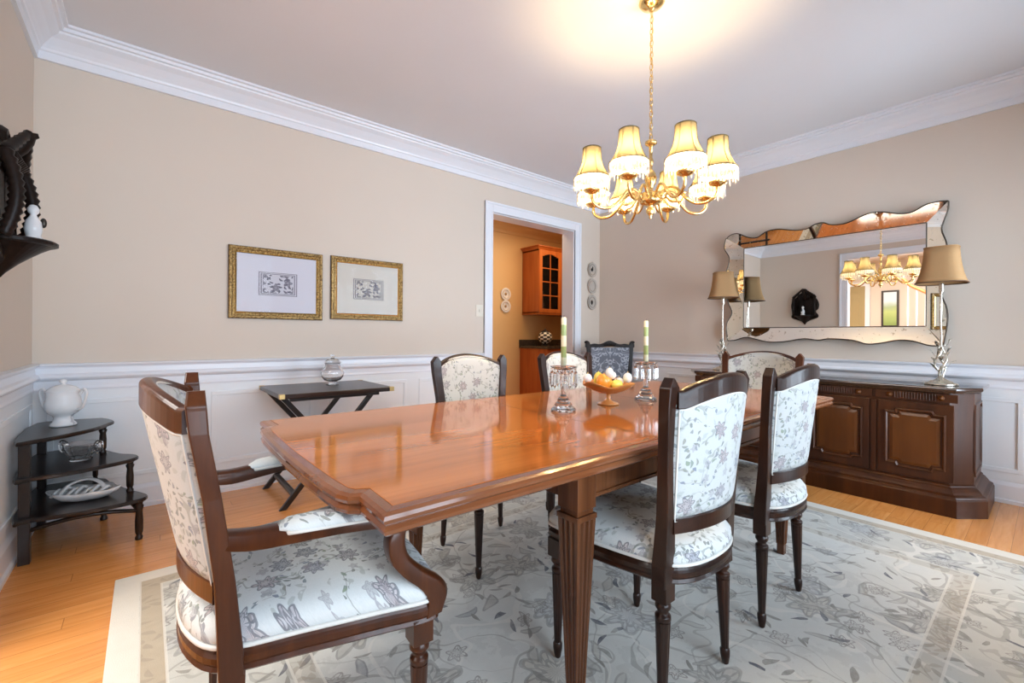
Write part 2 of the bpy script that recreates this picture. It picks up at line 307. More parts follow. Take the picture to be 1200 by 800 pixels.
# orange / yellow glass fruit
def fruit(name, a, b):
    n = NT(name); n.pb(n.mix(n.noise(n.coord(), 25, 2), a, b), .15, Subsurface_Weight=.2, Subsurface_Radius=(.02, .01, .005), Coat_Weight=.5); return n.m
M['orange'] = fruit('orange_fruit', (.85, .28, .03), (.95, .45, .06)); M['yellow'] = fruit('yellow_fruit', (.85, .62, .08), (.75, .75, .15)); M['whitefl'] = fruit('white_fruit', (.85, .83, .78), (.8, .78, .72))
n = NT('porcelain_floral'); c = n.coord(); fl, ff, fc = flowers(n, c, 22, 5, .2, .3, .45)
n.pb(n.mix(n.math('MULTIPLY', ff, .5), (.78, .80, .82), (.22, .24, .30)), .12); M['porcfl'] = n.m

# ------------------------------------------------------------ mesh toolkit
class MB:
    def __init__(s): s.v = []; s.f = []; s.sm = []
    def add(s, vs, fs, smooth=False):
        o = len(s.v); s.v += [tuple(v) for v in vs]; s.f += [tuple(i + o for i in f) for f in fs]; s.sm += [smooth] * len(fs)
    def box(s, x0, x1, y0, y1, z0, z1):
        if x0 > x1: x0, x1 = x1, x0
        if y0 > y1: y0, y1 = y1, y0
        if z0 > z1: z0, z1 = z1, z0
        s.add([(x0, y0, z0), (x1, y0, z0), (x1, y1, z0), (x0, y1, z0), (x0, y0, z1), (x1, y0, z1), (x1, y1, z1), (x0, y1, z1)],
              [(0, 3, 2, 1), (4, 5, 6, 7), (0, 1, 5, 4), (1, 2, 6, 5), (2, 3, 7, 6), (3, 0, 4, 7)]); return s
    def loft(s, rings, smooth=True, cap=True, closed=False):
        n = len(rings[0]); vs = [p for r in rings for p in r]; fs = []; m = len(rings)
        for i in range(m if closed else m - 1):
            for j in range(n):
                a = i * n + j; b = i * n + (j + 1) % n; i2 = (i + 1) % m
                fs.append((a, b, i2 * n + (j + 1) % n, i2 * n + j))
        s.add(vs, fs, smooth)
        if cap and not closed:
            s.add(list(rings[0]), [tuple(range(n))[::-1]], False); s.add(list(rings[-1]), [tuple(range(n))], False)
        return s
    def lathe(s, prof, cx=0, cy=0, seg=24, smooth=True, z0=0, cap=False):
        rings = [[(cx + max(r, 1e-5) * cos(2 * pi * k / seg), cy + max(r, 1e-5) * sin(2 * pi * k / seg), z0 + z) for k in range(seg)] for r, z in prof]
        return s.loft(rings, smooth, cap)
    def tube(s, pts, r, seg=10, closed=False, smooth=True, flat=1.0):
        P = [Vector(p) for p in pts]; n = len(P); rr = r if isinstance(r, (list, tuple)) else [r] * n
        T = []
        for i in range(n):
            a = P[(i - 1) % n] if (closed or i > 0) else P[0]; b = P[(i + 1) % n] if (closed or i < n - 1) else P[-1]
            t = (b - a); T.append(t.normalized() if t.length > 1e-9 else Vector((0, 0, 1)))
        ref = Vector((0, 0, 1)) if abs(T[0].z) < .9 else Vector((1, 0, 0)); N = (ref - T[0] * ref.dot(T[0])).normalized(); rings = []
        for i in range(n):
            N = (N - T[i] * N.dot(T[i])); N = N.normalized() if N.length > 1e-6 else Vector((1, 0, 0)); Bn = T[i].cross(N)
            rings.append([tuple(P[i] + (N * cos(2 * pi * k / seg) * flat + Bn * sin(2 * pi * k / seg)) * rr[i]) for k in range(seg)])
        return s.loft(rings, smooth, True, closed)
    def ball(s, c, r, seg=14, rings=8, sc=(1, 1, 1)):
        rs = []
        for i in range(rings + 1):
            a = -pi / 2 + pi * i / rings; rs.append([(c[0] + r * sc[0] * max(cos(a), 1e-3) * cos(2 * pi * k / seg), c[1] + r * sc[1] * max(cos(a), 1e-3) * sin(2 * pi * k / seg), c[2] + r * sc[2] * sin(a)) for k in range(seg)])
        return s.loft(rs, True, True)
    def stack(s, outline, levels, smooth=False, mode='offset', cap=True):
        """outline: closed xy list; levels: (inset, z)"""
        rings = [[(x, y, z) for x, y in (inset(outline, i) if mode == 'offset' else shrink(outline, i))] for i, z in levels]
        return s.loft(rings, smooth, cap)
    def prism(s, poly, axis, a, b):
        """poly: 2D outline in the two other axes, extruded on axis from a to b"""
        def mk(p, t):
            return {0: (t, p[0], p[1]), 1: (p[0], t, p[1]), 2: (p[0], p[1], t)}[axis]
        return s.loft([[mk(p, a) for p in poly], [mk(p, b) for p in poly]], False, True)
    def build(s, name, mat, parent=None, bev=0, loc=None, seg=2, sub=0, auto=False):
        me = bpy.data.meshes.new(name); me.from_pydata(s.v, [], s.f); me.update()
        bm = bmesh.new(); bm.from_mesh(me); bmesh.ops.recalc_face_normals(bm, faces=bm.faces); bm.to_mesh(me); bm.free()
        me.polygons.foreach_set('use_smooth', s.sm); me.materials.append(mat)
        o = bpy.data.objects.new(name, me); COL.objects.link(o)
        if parent is not None: o.parent = parent
        if loc: o.location = loc
        if bev:
            b = o.modifiers.new('bevel', 'BEVEL'); b.width = bev; b.segments = seg; b.limit_method = 'ANGLE'; b.angle_limit = R(35); b.harden_normals = False
        if sub:
            b = o.modifiers.new('sub', 'SUBSURF'); b.levels = sub; b.render_levels = sub
        return o
def area2(o): return sum(o[i][0] * o[(i + 1) % len(o)][1] - o[(i + 1) % len(o)][0] * o[i][1] for i in range(len(o)))
def inset(o, d):
    if abs(d) < 1e-9: return list(o)
    n = len(o); sg = 1 if area2(o) > 0 else -1; out = []
    for i in range(n):
        a, p, b = o[i - 1], o[i], o[(i + 1) % n]
        def nrm(u, v):
            dx, dy = v[0] - u[0], v[1] - u[1]; l = hypot(dx, dy) or 1; return (-dy / l * sg, dx / l * sg)
        n1, n2 = nrm(a, p), nrm(p, b); mx, my = n1[0] + n2[0], n1[1] + n2[1]; l = mx * mx + my * my
        k = 2 / max(l, .8); out.append((p[0] + mx * k * d, p[1] + my * k * d))
    return out
def shrink(o, d):
    cx = sum(p[0] for p in o) / len(o); cy = sum(p[1] for p in o) / len(o)
    return [(p[0] + (cx - p[0]) * d, p[1] + (cy - p[1]) * d) for p in o]
def crom(pts, k=6, closed=True):
    n = len(pts); out = []
    for i in range(n if closed else n - 1):
        g = lambda j: pts[j % n] if closed else pts[max(0, min(n - 1, j))]
        p0, p1, p2, p3 = g(i - 1), g(i), g(i + 1), g(i + 2)
        for q in range(k):
            t = q / k; out.append(tuple(.5 * (2 * b + (c - a) * t + (2 * a - 5 * b + 4 * c - d) * t * t + (-a + 3 * b - 3 * c + d) * t ** 3) for a, b, c, d in zip(p0, p1, p2, p3)))
    if not closed: out.append(tuple(pts[-1]))
    return out
def thing(name, label, cat, loc=(0, 0, 0), rz=0, group=None):
    o = bpy.data.objects.new(name, None); COL.objects.link(o); o.location = loc; o.rotation_euler = (0, 0, rz); o.empty_display_size = .1
    return tag(o, label, cat, group)
def tag(o, label, cat, group=None):
    o['label'] = label; o['category'] = cat
    if group: o['group'] = group
    return o
def dup(root, loc, rz, label, group=None):
    r = root.copy(); COL.objects.link(r); r.location = loc; r.rotation_euler = (0, 0, rz); r['label'] = label
    if group: r['group'] = group
    def rec(a, b):
        for ch in list(a.children):
            c = ch.copy(); COL.objects.link(c); c.parent = b; rec(ch, c)
    rec(root, r); return r
def struct(o, label=None):
    o['kind'] = 'structure'
    if label: o['label'] = label
    return o
def bx(*a): return MB().box(*a)

# ------------------------------------------------------------ room shell
L = 4.883; YF = -4.45; HC = 2.785; T = .15
DX0, DX1, DH = -1.685, -.466, 2.33          # pantry doorway in the back wall
CY0, CY1, CH = -2.95, -1.38, 2.42           # foyer opening in the left wall
fl = bx(-9.2, 2.2, -6.0, 2.2, -.12, 0).build('floor', M['floor']); struct(fl)
struct(bx(-L - T, T, YF - T, T * 1.3, HC, HC + .1).build('ceiling', M['ceiling']))
m = MB(); WB = .19
m.box(-L - T, DX0, 0, WB, 0, HC).box(DX1, 2.2, 0, WB, 0, HC).box(DX0, DX1, 0, WB, DH, HC); struct(m.build('wall_back', M['wall']))
struct(bx(0, T, YF - T, 0, 0, HC).build('wall_right', M['wall']))
m = MB(); m.box(-L - T, -L, CY1, 0, 0, HC).box(-L - T, -L, YF - T, CY0, 0, HC).box(-L - T, -L, CY0, CY1, CH, HC); struct(m.build('wall_left', M['wall']))
# front wall with two added windows behind the camera, unseen, letting in daylight
WN = [(-4.45, -2.75), (-2.05, -.35)]; WZ0, WZ1 = .18, 2.35
m = MB(); m.box(-L, WN[0][0], YF - T, YF, 0, HC).box(WN[0][1], WN[1][0], YF - T, YF, 0, HC).box(WN[1][1], 0, YF - T, YF, 0, HC)
for a, b in WN: m.box(a, b, YF - T, YF, 0, WZ0).box(a, b, YF - T, YF, WZ1, HC)
struct(m.build('wall_front', M['wall']))
for i, (a, b) in enumerate(WN):
    m = MB(); k = .05
    m.box(a, a + k, YF - .10, YF - .04, WZ0, WZ1).box(b - k, b, YF - .10, YF - .04, WZ0, WZ1).box(a, b, YF - .10, YF - .04, WZ0, WZ0 + k).box(a, b, YF - .10, YF - .04, WZ1 - k, WZ1)
    for t in range(1, 4): x = a + (b - a) * t / 4; m.box(x - .012, x + .012, YF - .09, YF - .05, WZ0, WZ1)
    for t in range(1, 4): z = WZ0 + (WZ1 - WZ0) * t / 4; m.box(a, b, YF - .09, YF - .05, z - .012, z + .012)
    m.box(a - .09, a, YF, YF + .02, WZ0 - .09, WZ1 + .09).box(b, b + .09, YF, YF + .02, WZ0 - .09, WZ1 + .09).box(a - .09, b + .09, YF, YF + .02, WZ1, WZ1 + .09).box(a - .12, b + .12, YF, YF + .05, WZ0 - .04, WZ0)
    wd = struct(m.build('window_%d' % (i + 1), M['trim'])); bx(a + .04, b - .04, YF - .072, YF - .068, WZ0 + .04, WZ1 - .04).build('pane', M['pane'], wd)
# crown, chair rail, baseboard profiles (distance from wall, height)
CR = [(0, 2.612), (.018, 2.612), (.022, 2.655), (.030, 2.660), (.034, 2.672), (.048, 2.690), (.078, 2.722), (.108, 2.742), (.113, 2.752), (.128, 2.754), (.132, 2.770), (.15, 2.772), (.152, 2.785), (0, 2.785)]
RL = [(0, .745), (.010, .745), (.012, .756), (.008, .770), (.008, .803), (.020, .806), (.034, .818), (.037, .826), (.030, .838), (.018, .846), (.014, .876), (.020, .886), (.034, .892), (.036, .903), (0, .905)]
BS = [(0, 0), (.028, 0), (.028, .022), (.018, .028), (.016, .115), (.010, .128), (.004, .14), (0, .14)]
def run(prof, seg_):
    (x0, y0), (x1, y1), nx, ny, e0, e1 = seg_          # wall line, inward normal, mitre at each end
    dx, dy = x1 - x0, y1 - y0; l = hypot(dx, dy); dx /= l; dy /= l
    a = [(x0 + nx * d + dx * d * e0, y0 + ny * d + dy * d * e0, z) for d, z in prof]; b = [(x1 + nx * d - dx * d * e1, y1 + ny * d - dy * d * e1, z) for d, z in prof]
    return a, b
def moulding(name, prof, segs, mat):
    m = MB()
    for sg in segs: a, b = run(prof, sg); m.loft([a, b], False, True)
    return struct(m.build(name, mat))
BK, RG, LF, FR = (0, -1), (-1, 0), (1, 0), (0, 1)
moulding('trim_1', CR, [((-L, 0), (0, 0), 0, -1, 1, 1)], M['trim'])
moulding('trim_2', CR, [((0, 0), (0, YF), -1, 0, 1, 1)], M['trim'])
moulding('trim_3', CR, [((-L, 0), (-L, YF), 1, 0, 1, 1)], M['trim'])
moulding('trim_4', CR, [((-L, YF), (0, YF), 0, 1, 1, 1)], M['trim'])
CW = .10
moulding('trim_5', RL, [((-L, 0), (DX0 - CW, 0), 0, -1, 1, 0), ((DX1 + CW, 0), (0, 0), 0, -1, 0, 1)], M['trim'])
moulding('trim_6', RL, [((0, 0), (0, YF), -1, 0, 1, 1)], M['trim'])
moulding('trim_7', RL, [((-L, 0), (-L, CY1 + CW), 1, 0, 1, 0), ((-L, CY0 - CW), (-L, YF), 1, 0, 0, 1)], M['trim'])
moulding('baseboard_back', BS, [((-L, 0), (DX0 - CW, 0), 0, -1, 1, 0), ((DX1 + CW, 0), (0, 0), 0, -1, 0, 1)], M['trim'])
moulding('baseboard_right', BS, [((0, 0), (0, YF), -1, 0, 1, 1)], M['trim'])
moulding('baseboard_left', BS, [((-L, 0), (-L, CY1 + CW), 1, 0, 1, 0), ((-L, CY0 - CW), (-L, YF), 1, 0, 0, 1)], M['trim'])
moulding('baseboard_front', BS, [((-L, YF), (WN[0][0] - .12, YF), 0, 1, 1, 0), ((WN[0][1] + .12, YF), (WN[1][0] - .12, YF), 0, 1, 0, 0), ((WN[1][1] + .12, YF), (0, YF), 0, 1, 0, 1)], M['trim'])
# wainscot boards with raised panel frames
def panel_frame(m, u0, u1, z0, z1, put):
    w = .028
    for a, b, c, d in ((u0, u1, z0, z0 + w), (u0, u1, z1 - w, z1), (u0, u0 + w, z0 + w, z1 - w), (u1 - w, u1, z0 + w, z1 - w)):
        put(m, a, b, c, d, .013)
def wains(name, spans, put):
    m = MB()
    for a, b in spans:
        put(m, a, b, .14, .745, .005)
        nn = max(1, round((b - a) / .85)); st = (b - a) / nn
        if b - a > .4:
            for i in range(nn): panel_frame(m, a + i * st + .06, a + (i + 1) * st - .06, .20, .69, put)
    return struct(m.build(name, M['wains'], bev=.003))
wains('trim_8', [(-L, DX0 - CW), (DX1 + CW, -.005)], lambda m, a, b, c, d, t: m.box(a, b, -t, 0, c, d))
wains('trim_9', [(YF, -.006)], lambda m, a, b, c, d, t: m.box(-t, 0, a, b, c, d))
wains('trim_10', [(CY1 + CW, -.006), (YF, CY0 - CW)], lambda m, a, b, c, d, t: m.box(-L, -L + t, a, b, c, d))
wains('trim_11', [(-L + .006, WN[0][0] - .13), (WN[0][1] + .13, WN[1][0] - .13), (WN[1][1] + .13, -.006)], lambda m, a, b, c, d, t: m.box(a, b, YF, YF + t, c, d))
# casings
def casing(name, x0, x1, h, w, put):
    m = MB()
    for a, b, t in ((0, w, .014), (w - .022, w, .024), (.0, .016, .018)):
        put(m, x0 - b, x0 - a, 0, h + b, t); put(m, x1 + a, x1 + b, 0, h + b, t); put(m, x0 - a, x1 + a, h + a, h + b, t)
    return m
m = casing('x', DX0, DX1, DH, CW, lambda m, a, b, c, d, t: m.box(a, b, -t, 0, c, d))
m.box(DX0, DX0 + .012, 0, WB, 0, DH).box(DX1 - .012, DX1, 0, WB, 0, DH).box(DX0, DX1, 0, WB, DH - .012, DH)
struct(m.build('trim_12', M['trim'], bev=.003))
m = casing('x', CY0, CY1, CH, CW, lambda m, a, b, c, d, t: m.box(-L, -L + t, a, b, c, d))
m.box(-L - T, -L, CY0, CY0 + .012, 0, CH).box(-L - T, -L, CY1 - .012, CY1, 0, CH).box(-L - T, -L, CY0, CY1, CH - .012, CH)
struct(m.build('trim_13', M['trim'], bev=.003))
# pantry beyond the doorway
PY = 1.5
struct(bx(-3.0, 2.2, PY, PY + .1, 0, 2.7).build('wall_pantry_far', M['pantry']))
struct(bx(2.1, 2.2, WB, PY, 0, 2.7).build('wall_pantry_right', M['pantry']))
struct(bx(-3.1, -3.0, WB, PY + .1, 0, 2.7).build('wall_pantry_left', M['pantry']))
struct(bx(-3.1, 2.2, WB, PY + .1, 2.7, 2.8).build('ceiling_pantry', M['pantry']))
struct(bx(-3.0, 2.1, WB, WB + .01, 0, 2.7).box(-3, 2.1, WB, WB + .01, 0, .01).build('wall_pantry_near', M['pantry'])) if False else None
m = MB(); a, b = run([(0, 2.58), (.02, 2.58), (.03, 2.62), (.08, 2.67), (.09, 2.7), (0, 2.7)], ((-3.0, PY), (2.1, PY), 0, -1, 0, 0)); m.loft([a, b], False); struct(m.build('trim_14', M['pantry']))
# foyer beyond the left wall
m = MB(); FX = -8.2
m.box(FX - .1, FX, -6, 0.2, 0, 2.8); struct(m.build('wall_foyer_far', M['wall']))
struct(bx(FX, -L - T, .1, .2, 0, 2.8).build('wall_foyer_right', M['wall']))
struct(bx(FX, -L - T, -6, -5.9, 0, 2.8).build('wall_foyer_left', M['wall']))
struct(bx(FX, -L - T, -6, .2, 2.8, 2.9).build('ceiling_foyer', M['ceiling']))
struct(bx(-L - T, -L - T + .02, -6, YF - T, 0, 2.8).build('wall_foyer_near', M['wall']))
m = casing('x', -.92, -.12, 2.25, .09, lambda m, a, b, c, d, t: m.box(FX, FX + t, a, b, c, d)); struct(m.build('trim_15', M['trim']))
m = MB(); m.box(FX, FX + .03, -.92, -.12, 0, 2.25); d1 = struct(m.build('door_1', M['olive'], bev=.004))
for zz in ((.2, 1.0), (1.15, 2.1)):
    bx(FX + .03, FX + .04, -.82, -.22, *zz).build('door_panel', M['olive'], d1, bev=.006)
MB().ball((FX + .06, -.86, 1.0), .03).build('door_handle', M['brass'], d1)

# ------------------------------------------------------------ rug
rg = bx(-(RX1 - RX0) / 2, (RX1 - RX0) / 2, -(RY1 - RY0) / 2, (RY1 - RY0) / 2, .001, .010).build('area_rug', M['rug'], loc=((RX0 + RX1) / 2, (RY0 + RY1) / 2, 0), bev=.003)
tag(rg, 'large pale floral area rug with scrolling vines lying under the dining table', 'rug')
RZ = .010

# ------------------------------------------------------------ dining table
def legturned(m, x, y, top, r0, r1, z0=0.0, sq=.024, seg=16, splay=(0, 0)):
    base_ = len(m.v)
    legturned_(m, x, y, top, r0, r1, sq, seg)
    m.v[base_:] = [(a + splay[0] * (1 - c / top), b + splay[1] * (1 - c / top), c) for a, b, c in m.v[base_:]]
def legturned_(m, x, y, top, r0, r1, sq, seg):
    """turned and fluted tapering chair leg with a square block on top"""
    m.box(x - sq, x + sq, y - sq, y + sq, top - .06, top)
    m.lathe([(.75 * sq, top - .06), (sq * .95, top - .07), (sq * .95, top - .078), (r0 * .72, top - .088), (r0 * .72, top - .094), (r0 * 1.05, top - .100), (r0 * 1.05, top - .110), (r0 * .9, top - .116)], x, y, seg)
    n = 32; rings = []
    for i in range(9):
        t = i / 8; z = (top - .116) * (1 - t) + (.055) * t; r = r0 * (1 - t) + r1 * t
        rings.append([(x + r * (1 - .09 * (k % 4 == 0)) * cos(2 * pi * k / n), y + r * (1 - .09 * (k % 4 == 0)) * sin(2 * pi * k / n), z) for k in range(n)])
    m.loft(rings, True)
    m.lathe([(r1, .055), (r1 * 1.3, .048), (r1 * 1.25, .03), (r1 * .85, .004), (r1 * .5, 0)], x, y, seg, cap=True)
TX0, TX1, TY0, TY1 = -4.052, -1.40, -2.835, -1.675
tc = ((TX0 + TX1) / 2, (TY0 + TY1) / 2)
tb = thing('dining_table', 'long polished cherry dining table standing on the floral rug', 'table', (tc[0], tc[1], RZ))
hx, hy = (TX1 - TX0) / 2, (TY1 - TY0) / 2
ear = [(hx, -hy), (hx - .004, -hy + .135), (hx + .016, -hy + .146), (hx + .030, -hy + .18), (hx + .036, -hy + .25), (hx + .040, -.2), (hx + .043, 0)]
right = ear + [(x, -y) for x, y in ear[-2::-1]]
TO = right + [(-x, -y) for x, y in right]
def zt(z): return z - RZ
m = MB(); m.stack(inset(TO, .030), [(0, zt(.728)), (0, zt(.7495)), (.002, zt(.750))]); m.build('tabletop', M['tabletop'], tb)
m = MB()
lv = [(.035, .700), (.012, .700), (.004, .706), (.002, .714), (.008, .722), (.002, .728), (0, .735), (.003, .742), (.012, .7465), (.0305, .7485), (.0305, .702)]
rings = [[(x, y, zt(z)) for x, y in inset(TO, i)] for i, z in lv]
m.loft(rings, False, True); m.build('edge_moulding', M['tableband'], tb)
for sx in (-.36, .36):                                       # leaf joints show as fine dark lines
    bx(sx - .0012, sx + .0012, -hy + .03, hy - .03, zt(.7498), zt(.7503)).build('leaf_joint', M['ebony'], tb)
LGX = (-3.45 - tc[0], -1.95 - tc[0]); LGY = (-2.765 - tc[1], -1.80 - tc[1])
m = MB()
for y in LGY: m.box(LGX[0], LGX[1], y - .012, y + .012, zt(.615), zt(.702))
for x in LGX: m.box(x - .012, x + .012, LGY[0], LGY[1], zt(.615), zt(.702))
for y in LGY: s_ = -1 if y < 0 else 1; m.box(LGX[0], LGX[1], y + s_ * .012, y + s_ * .017, zt(.615), zt(.628))
m.build('apron', M['tableleg'], tb, bev=.003)
for x in LGX:
    for y in LGY:
        m = MB(); b = .038
        m.box(x - b, x + b, y - b, y + b, zt(.60), zt(.700)).box(x - b * .86, x + b * .86, y - b * .86, y + b * .86, zt(.585), zt(.60)).box(x - b * 1.06, x + b * 1.06, y - b * 1.06, y + b * 1.06, zt(.57), zt(.585))
        def fl_ring(h, z):                                    # square section with three flutes a side
            out = []
            for k in range(4):
                for t, dp in ((-1, 0), (-.72, 0), (-.6, .2), (-.45, .2), (-.33, 0), (-.2, 0), (-.1, .2), (.1, .2), (.2, 0), (.33, 0), (.45, .2), (.6, .2), (.72, 0)):
                    px, py = t * h, -h * (1 - dp); a = k * pi / 2; out.append((x + px * cos(a) - py * sin(a), y + px * sin(a) + py * cos(a), z))
            return out
        m.loft([fl_ring(b * (1 - .52 * t), zt(.57 - t * (.57 - .05 - RZ))) for t in [0, .25, .5, .75, 1]], False)
        m.box(x - .016, x + .016, y - .016, y + .016, 0, .05)
        m.build('leg', M['tableleg'], tb, bev=.002)

# ------------------------------------------------------------ upholstered dining chairs
def make_chair(name, label, cat, arm, wood_, wood_side, group=None):
    t = thing(name, label, cat, group=group)
    hb, htop, hf, yb, yf = (.178, .213, .222, -.188, .172) if not arm else (.230, .250, .298, -.195, .185)
    dz = -.012; tl = 0 if not arm else .022
    bow0, bow1 = (.055, .065) if not arm else (.065, .085)
    if not arm: key = [(0, -.262), (.11, -.247), (.180, -.196), (.216, -.07), (.238, .07), (.243, .180), (.220, .216), (.12, .232)]
    else: key = [(0, -.285), (.14, -.268), (.235, -.21), (.272, -.06), (.305, .09), (.328, .195), (.302, .232), (.15, .252)]
    key = key + [(0, key[-1][1] + .003)] + [(-x, y) for x, y in key[:0:-1]]
    O = crom(key, 5)
    # seat rail
    m = MB(); m.stack(O, [(.03, .388), (.006, .388), (.0, .394), (.004, .402), (.001, .408), (.001, .420), (.006, .426), (.012, .436), (.035, .436)]); m.build('seat_rail', wood_side, t)
    m = MB(); m.stack(O, [(.05, .43), (.030, .437), (.005, .452), (.012, .470), (.06, .488), (.16, .500), (.32, .507), (.55, .510), (.8, .512), (.97, .512)], True, 'shrink'); c = m.build('seat_cushion', M['fab'], t)
    m = MB(); m.tube([(x, y, .441) for x, y in inset(O, .004)], .0055, 8, True); m.build('piping', M['piping'], c)
    # legs
    for sx in (-1, 1):
        m = MB(); legturned(m, sx * hf, yf, .40, .021, .012, sq=.025); m.build('leg', wood_, t, bev=.001)
        m = MB(); legturned(m, sx * (hb - .006), yb + .002, .40, .021, .012, sq=.023, splay=(sx * .014, -.008)); m.build('leg', wood_, t, bev=.001)
    # back posts with gabled tops
    def post(sx):
        m = MB(); rings = []
        for z, x, y, wx, wy in ((.385, hb, yb, .024, .022), (.44, hb, yb - .002, .026, .022), (.50, hb + .002, yb - .006, .023, .02), (.58, hb + .006, yb - .012, .021, .018), (.75, hb * .45 + htop * .55, yb - .022 - tl * .55, .021, .016), (.88, htop, yb - .034 - tl, .022, .016), (.925, htop + .001, yb - .038 - tl, .023, .017)):
            x *= sx; rings.append([(x - wx, y - wy, z), (x + wx, y - wy, z), (x + wx, y + wy, z), (x - wx, y + wy, z)])
        x, y = sx * (htop + .001), yb - .039 - tl
        rings.append([(x - .024, y - .017, .934), (x + .024, y - .017, .934), (x + .024, y + .017, .934), (x - .024, y + .017, .934)])
        rings.append([(x - .004, y - .014, .961), (x + .004, y - .014, .961), (x + .004, y + .015, .961), (x - .004, y + .015, .961)])
        m.loft(rings, False); m.build('back_post', wood_, t, bev=.003)
    post(-1); post(1)
    def plan(x, half, y0, bow): return y0 - bow * (1 - (x / half) ** 2)
    NS = 24
    def cr_lo(u): return .878 + .036 * max(0, cos(min(1, abs(u) / .88) * pi / 2)) ** .8
    def cr_hi(u): return .928 + .042 * max(0, cos(min(1, abs(u) / .90) * pi / 2)) ** .8
    rings = []
    for i in range(NS + 1):
        u = -1 + 2 * i / NS; x = u * (htop - .012); y = plan(x, htop, yb - .036 - tl, bow1); lo, hi = cr_lo(u), cr_hi(u)
        rings.append([(x, y - .016, lo), (x, y + .014, lo), (x, y + .014, hi - .010), (x, y + .006, hi), (x, y - .009, hi), (x, y - .016, hi - .007)])
    MB().loft(rings, False).build('crest_rail', wood_side, t, bev=.003)
    rings = []
    hl = hb + .006
    for i in range(NS + 1):
        u = -1 + 2 * i / NS; x = u * (hl - .01); y = plan(x, hl, yb - .012, bow0); z0 = .530 + .006 * cos(u * pi / 2)
        rings.append([(x, y - .014, z0), (x, y + .013, z0), (x, y + .013, z0 + .046), (x, y - .014, z0 + .046)])
    MB().loft(rings, False).build('lower_rail', wood_side, t, bev=.004)
    # padded back panel
    nu, nv = 22, 16; vs = []; fs = []
    for side in (1, -1):
        for j in range(nv + 1):
            tt = j / nv
            for i in range(nu + 1):
                u = -1 + 2 * i / nu; half = (hl - .006) * (1 - tt) + (htop - .010) * tt
                x = u * half; lo = .572 + .008 * cos(u * pi / 2); hi = cr_lo(u) + .004; z = lo + (((cr_hi(u) - .013) if side > 0 else hi) - lo) * tt
                x *= 1.065 if side > 0 else .972
                y = plan(x / (1.065 if side > 0 else 1), half + .012, yb - .012 - (.026 + tl) * tt, bow0 + (bow1 - bow0) * tt)
                ex = min(1, (1 - abs(u)) / .10) * min(1, min(tt, 1 - tt) / .07)
                pad = (.015 + .010 * ex ** .5) if side > 0 else (.009 + .003 * ex ** .5)
                vs.append((x, y + side * pad, z))
    n1 = (nu + 1) * (nv + 1)
    for s_ in (0, 1):
        for j in range(nv):
            for i in range(nu):
                a = s_ * n1 + j * (nu + 1) + i; f = (a, a + 1, a + nu + 2, a + nu + 1); fs.append(f if s_ else f[::-1])
    rim = [j * (nu + 1) for j in range(nv + 1)] + [nv * (nu + 1) + i for i in range(1, nu + 1)] + [j * (nu + 1) + nu for j in range(nv - 1, -1, -1)] + [i for i in range(nu - 1, 0, -1)]
    for i in range(len(rim)): a, b = rim[i], rim[(i + 1) % len(rim)]; fs.append((a, b, b + n1, a + n1))
    m = MB(); m.add(vs, fs, True); bp = m.build('back_panel', M['fabup'], t)
    edge = [vs[i] for i in rim]
    m = MB(); m.tube([(x * .985, y, z - .001) for x, y, z in edge], .0035, 6, True); m.tube([(vs[i + n1][0] * .99, vs[i + n1][1], vs[i + n1][2] - .006) for i in rim], .003, 6, True); m.build('piping', M['piping'], bp)
    if arm:
        for sx in (-1, 1):
            path = crom([(.236, -.215, .662, .022, .017), (.246, -.16, .654, .022, .019), (.266, -.08, .657, .022, .019), (.285, .0, .659, .023, .017), (.298, .08, .655, .024, .017), (.304, .135, .645, .025, .018), (.304, .165, .624, .020, .020)], 5, False)
            rings = [[(sx * (x - w_), y, z - h), (sx * (x + w_), y, z - h), (sx * (x + w_ * .9), y, z + h * .7), (sx * (x + w_ * .5), y, z + h), (sx * (x - w_ * .5), y, z + h), (sx * (x - w_ * .9), y, z + h * .7)] for x, y, z, w_, h in path]
            a = MB().loft(rings, True).build('armrest', wood_side, t, bev=.003)
            rings = []
            for i in range(13):
                u = i / 12; y = -.115 + u * .25; x = .260 + .044 * u; e = sqrt(max(0, 1 - (2 * u - 1) ** 6)); wv, hv = .036 * (.45 + .55 * e), .0195 * (.35 + .65 * e)
                rings.append([(sx * (x + wv * cos(q * pi / 8)), y, .669 + hv * (sin(q * pi / 8) if q <= 8 else .45 * sin(q * pi / 8))) for q in range(16)])
            p_ = MB().loft(rings, True).build('arm_pad', M['fab'], a)
            MB().tube([(sx * (.262 + .04 * ((y + .10) / .22) + dx_ * .034), y, .666) for dx_, y in ([(1, -.10 + .22 * k / 8) for k in range(9)] + [(-1, .12 - .22 * k / 8) for k in range(9)])], .004, 6, True).build('piping', M['piping'], p_)
            path = crom([(.303, .150, .640, .020, .020), (.305, .122, .61, .020, .021), (.306, .125, .56, .021, .022), (.307, .160, .515, .023, .026), (.308, .205, .475, .024, .030), (.306, .222, .44, .025, .028), (.302, .215, .40, .026, .024)], 5, False)
            rings = [[(sx * (x - a_), y - b_, z), (sx * (x + a_), y - b_, z), (sx * (x + a_), y + b_ * .6, z + .004), (sx * (x + a_ * .5), y + b_, z + .004), (sx * (x - a_ * .5), y + b_, z + .004), (sx * (x - a_), y + b_ * .6, z + .004)] for x, y, z, a_, b_ in path]
            MB().loft(rings, True).build('arm_support', wood_, t, bev=.003)
    return t
G = 'floral upholstered side chairs along the table'
ch = make_chair('dining_chair', 'dark wood floral side chair beside the thick near table leg', 'chair', False, M['mahog'], M['mahogy'], G)
ch.location = (-3.105, -2.745, RZ)
dup(ch, (-2.445, -2.745, RZ), 0, 'dark wood floral side chair on the near side, closest to the sideboard')
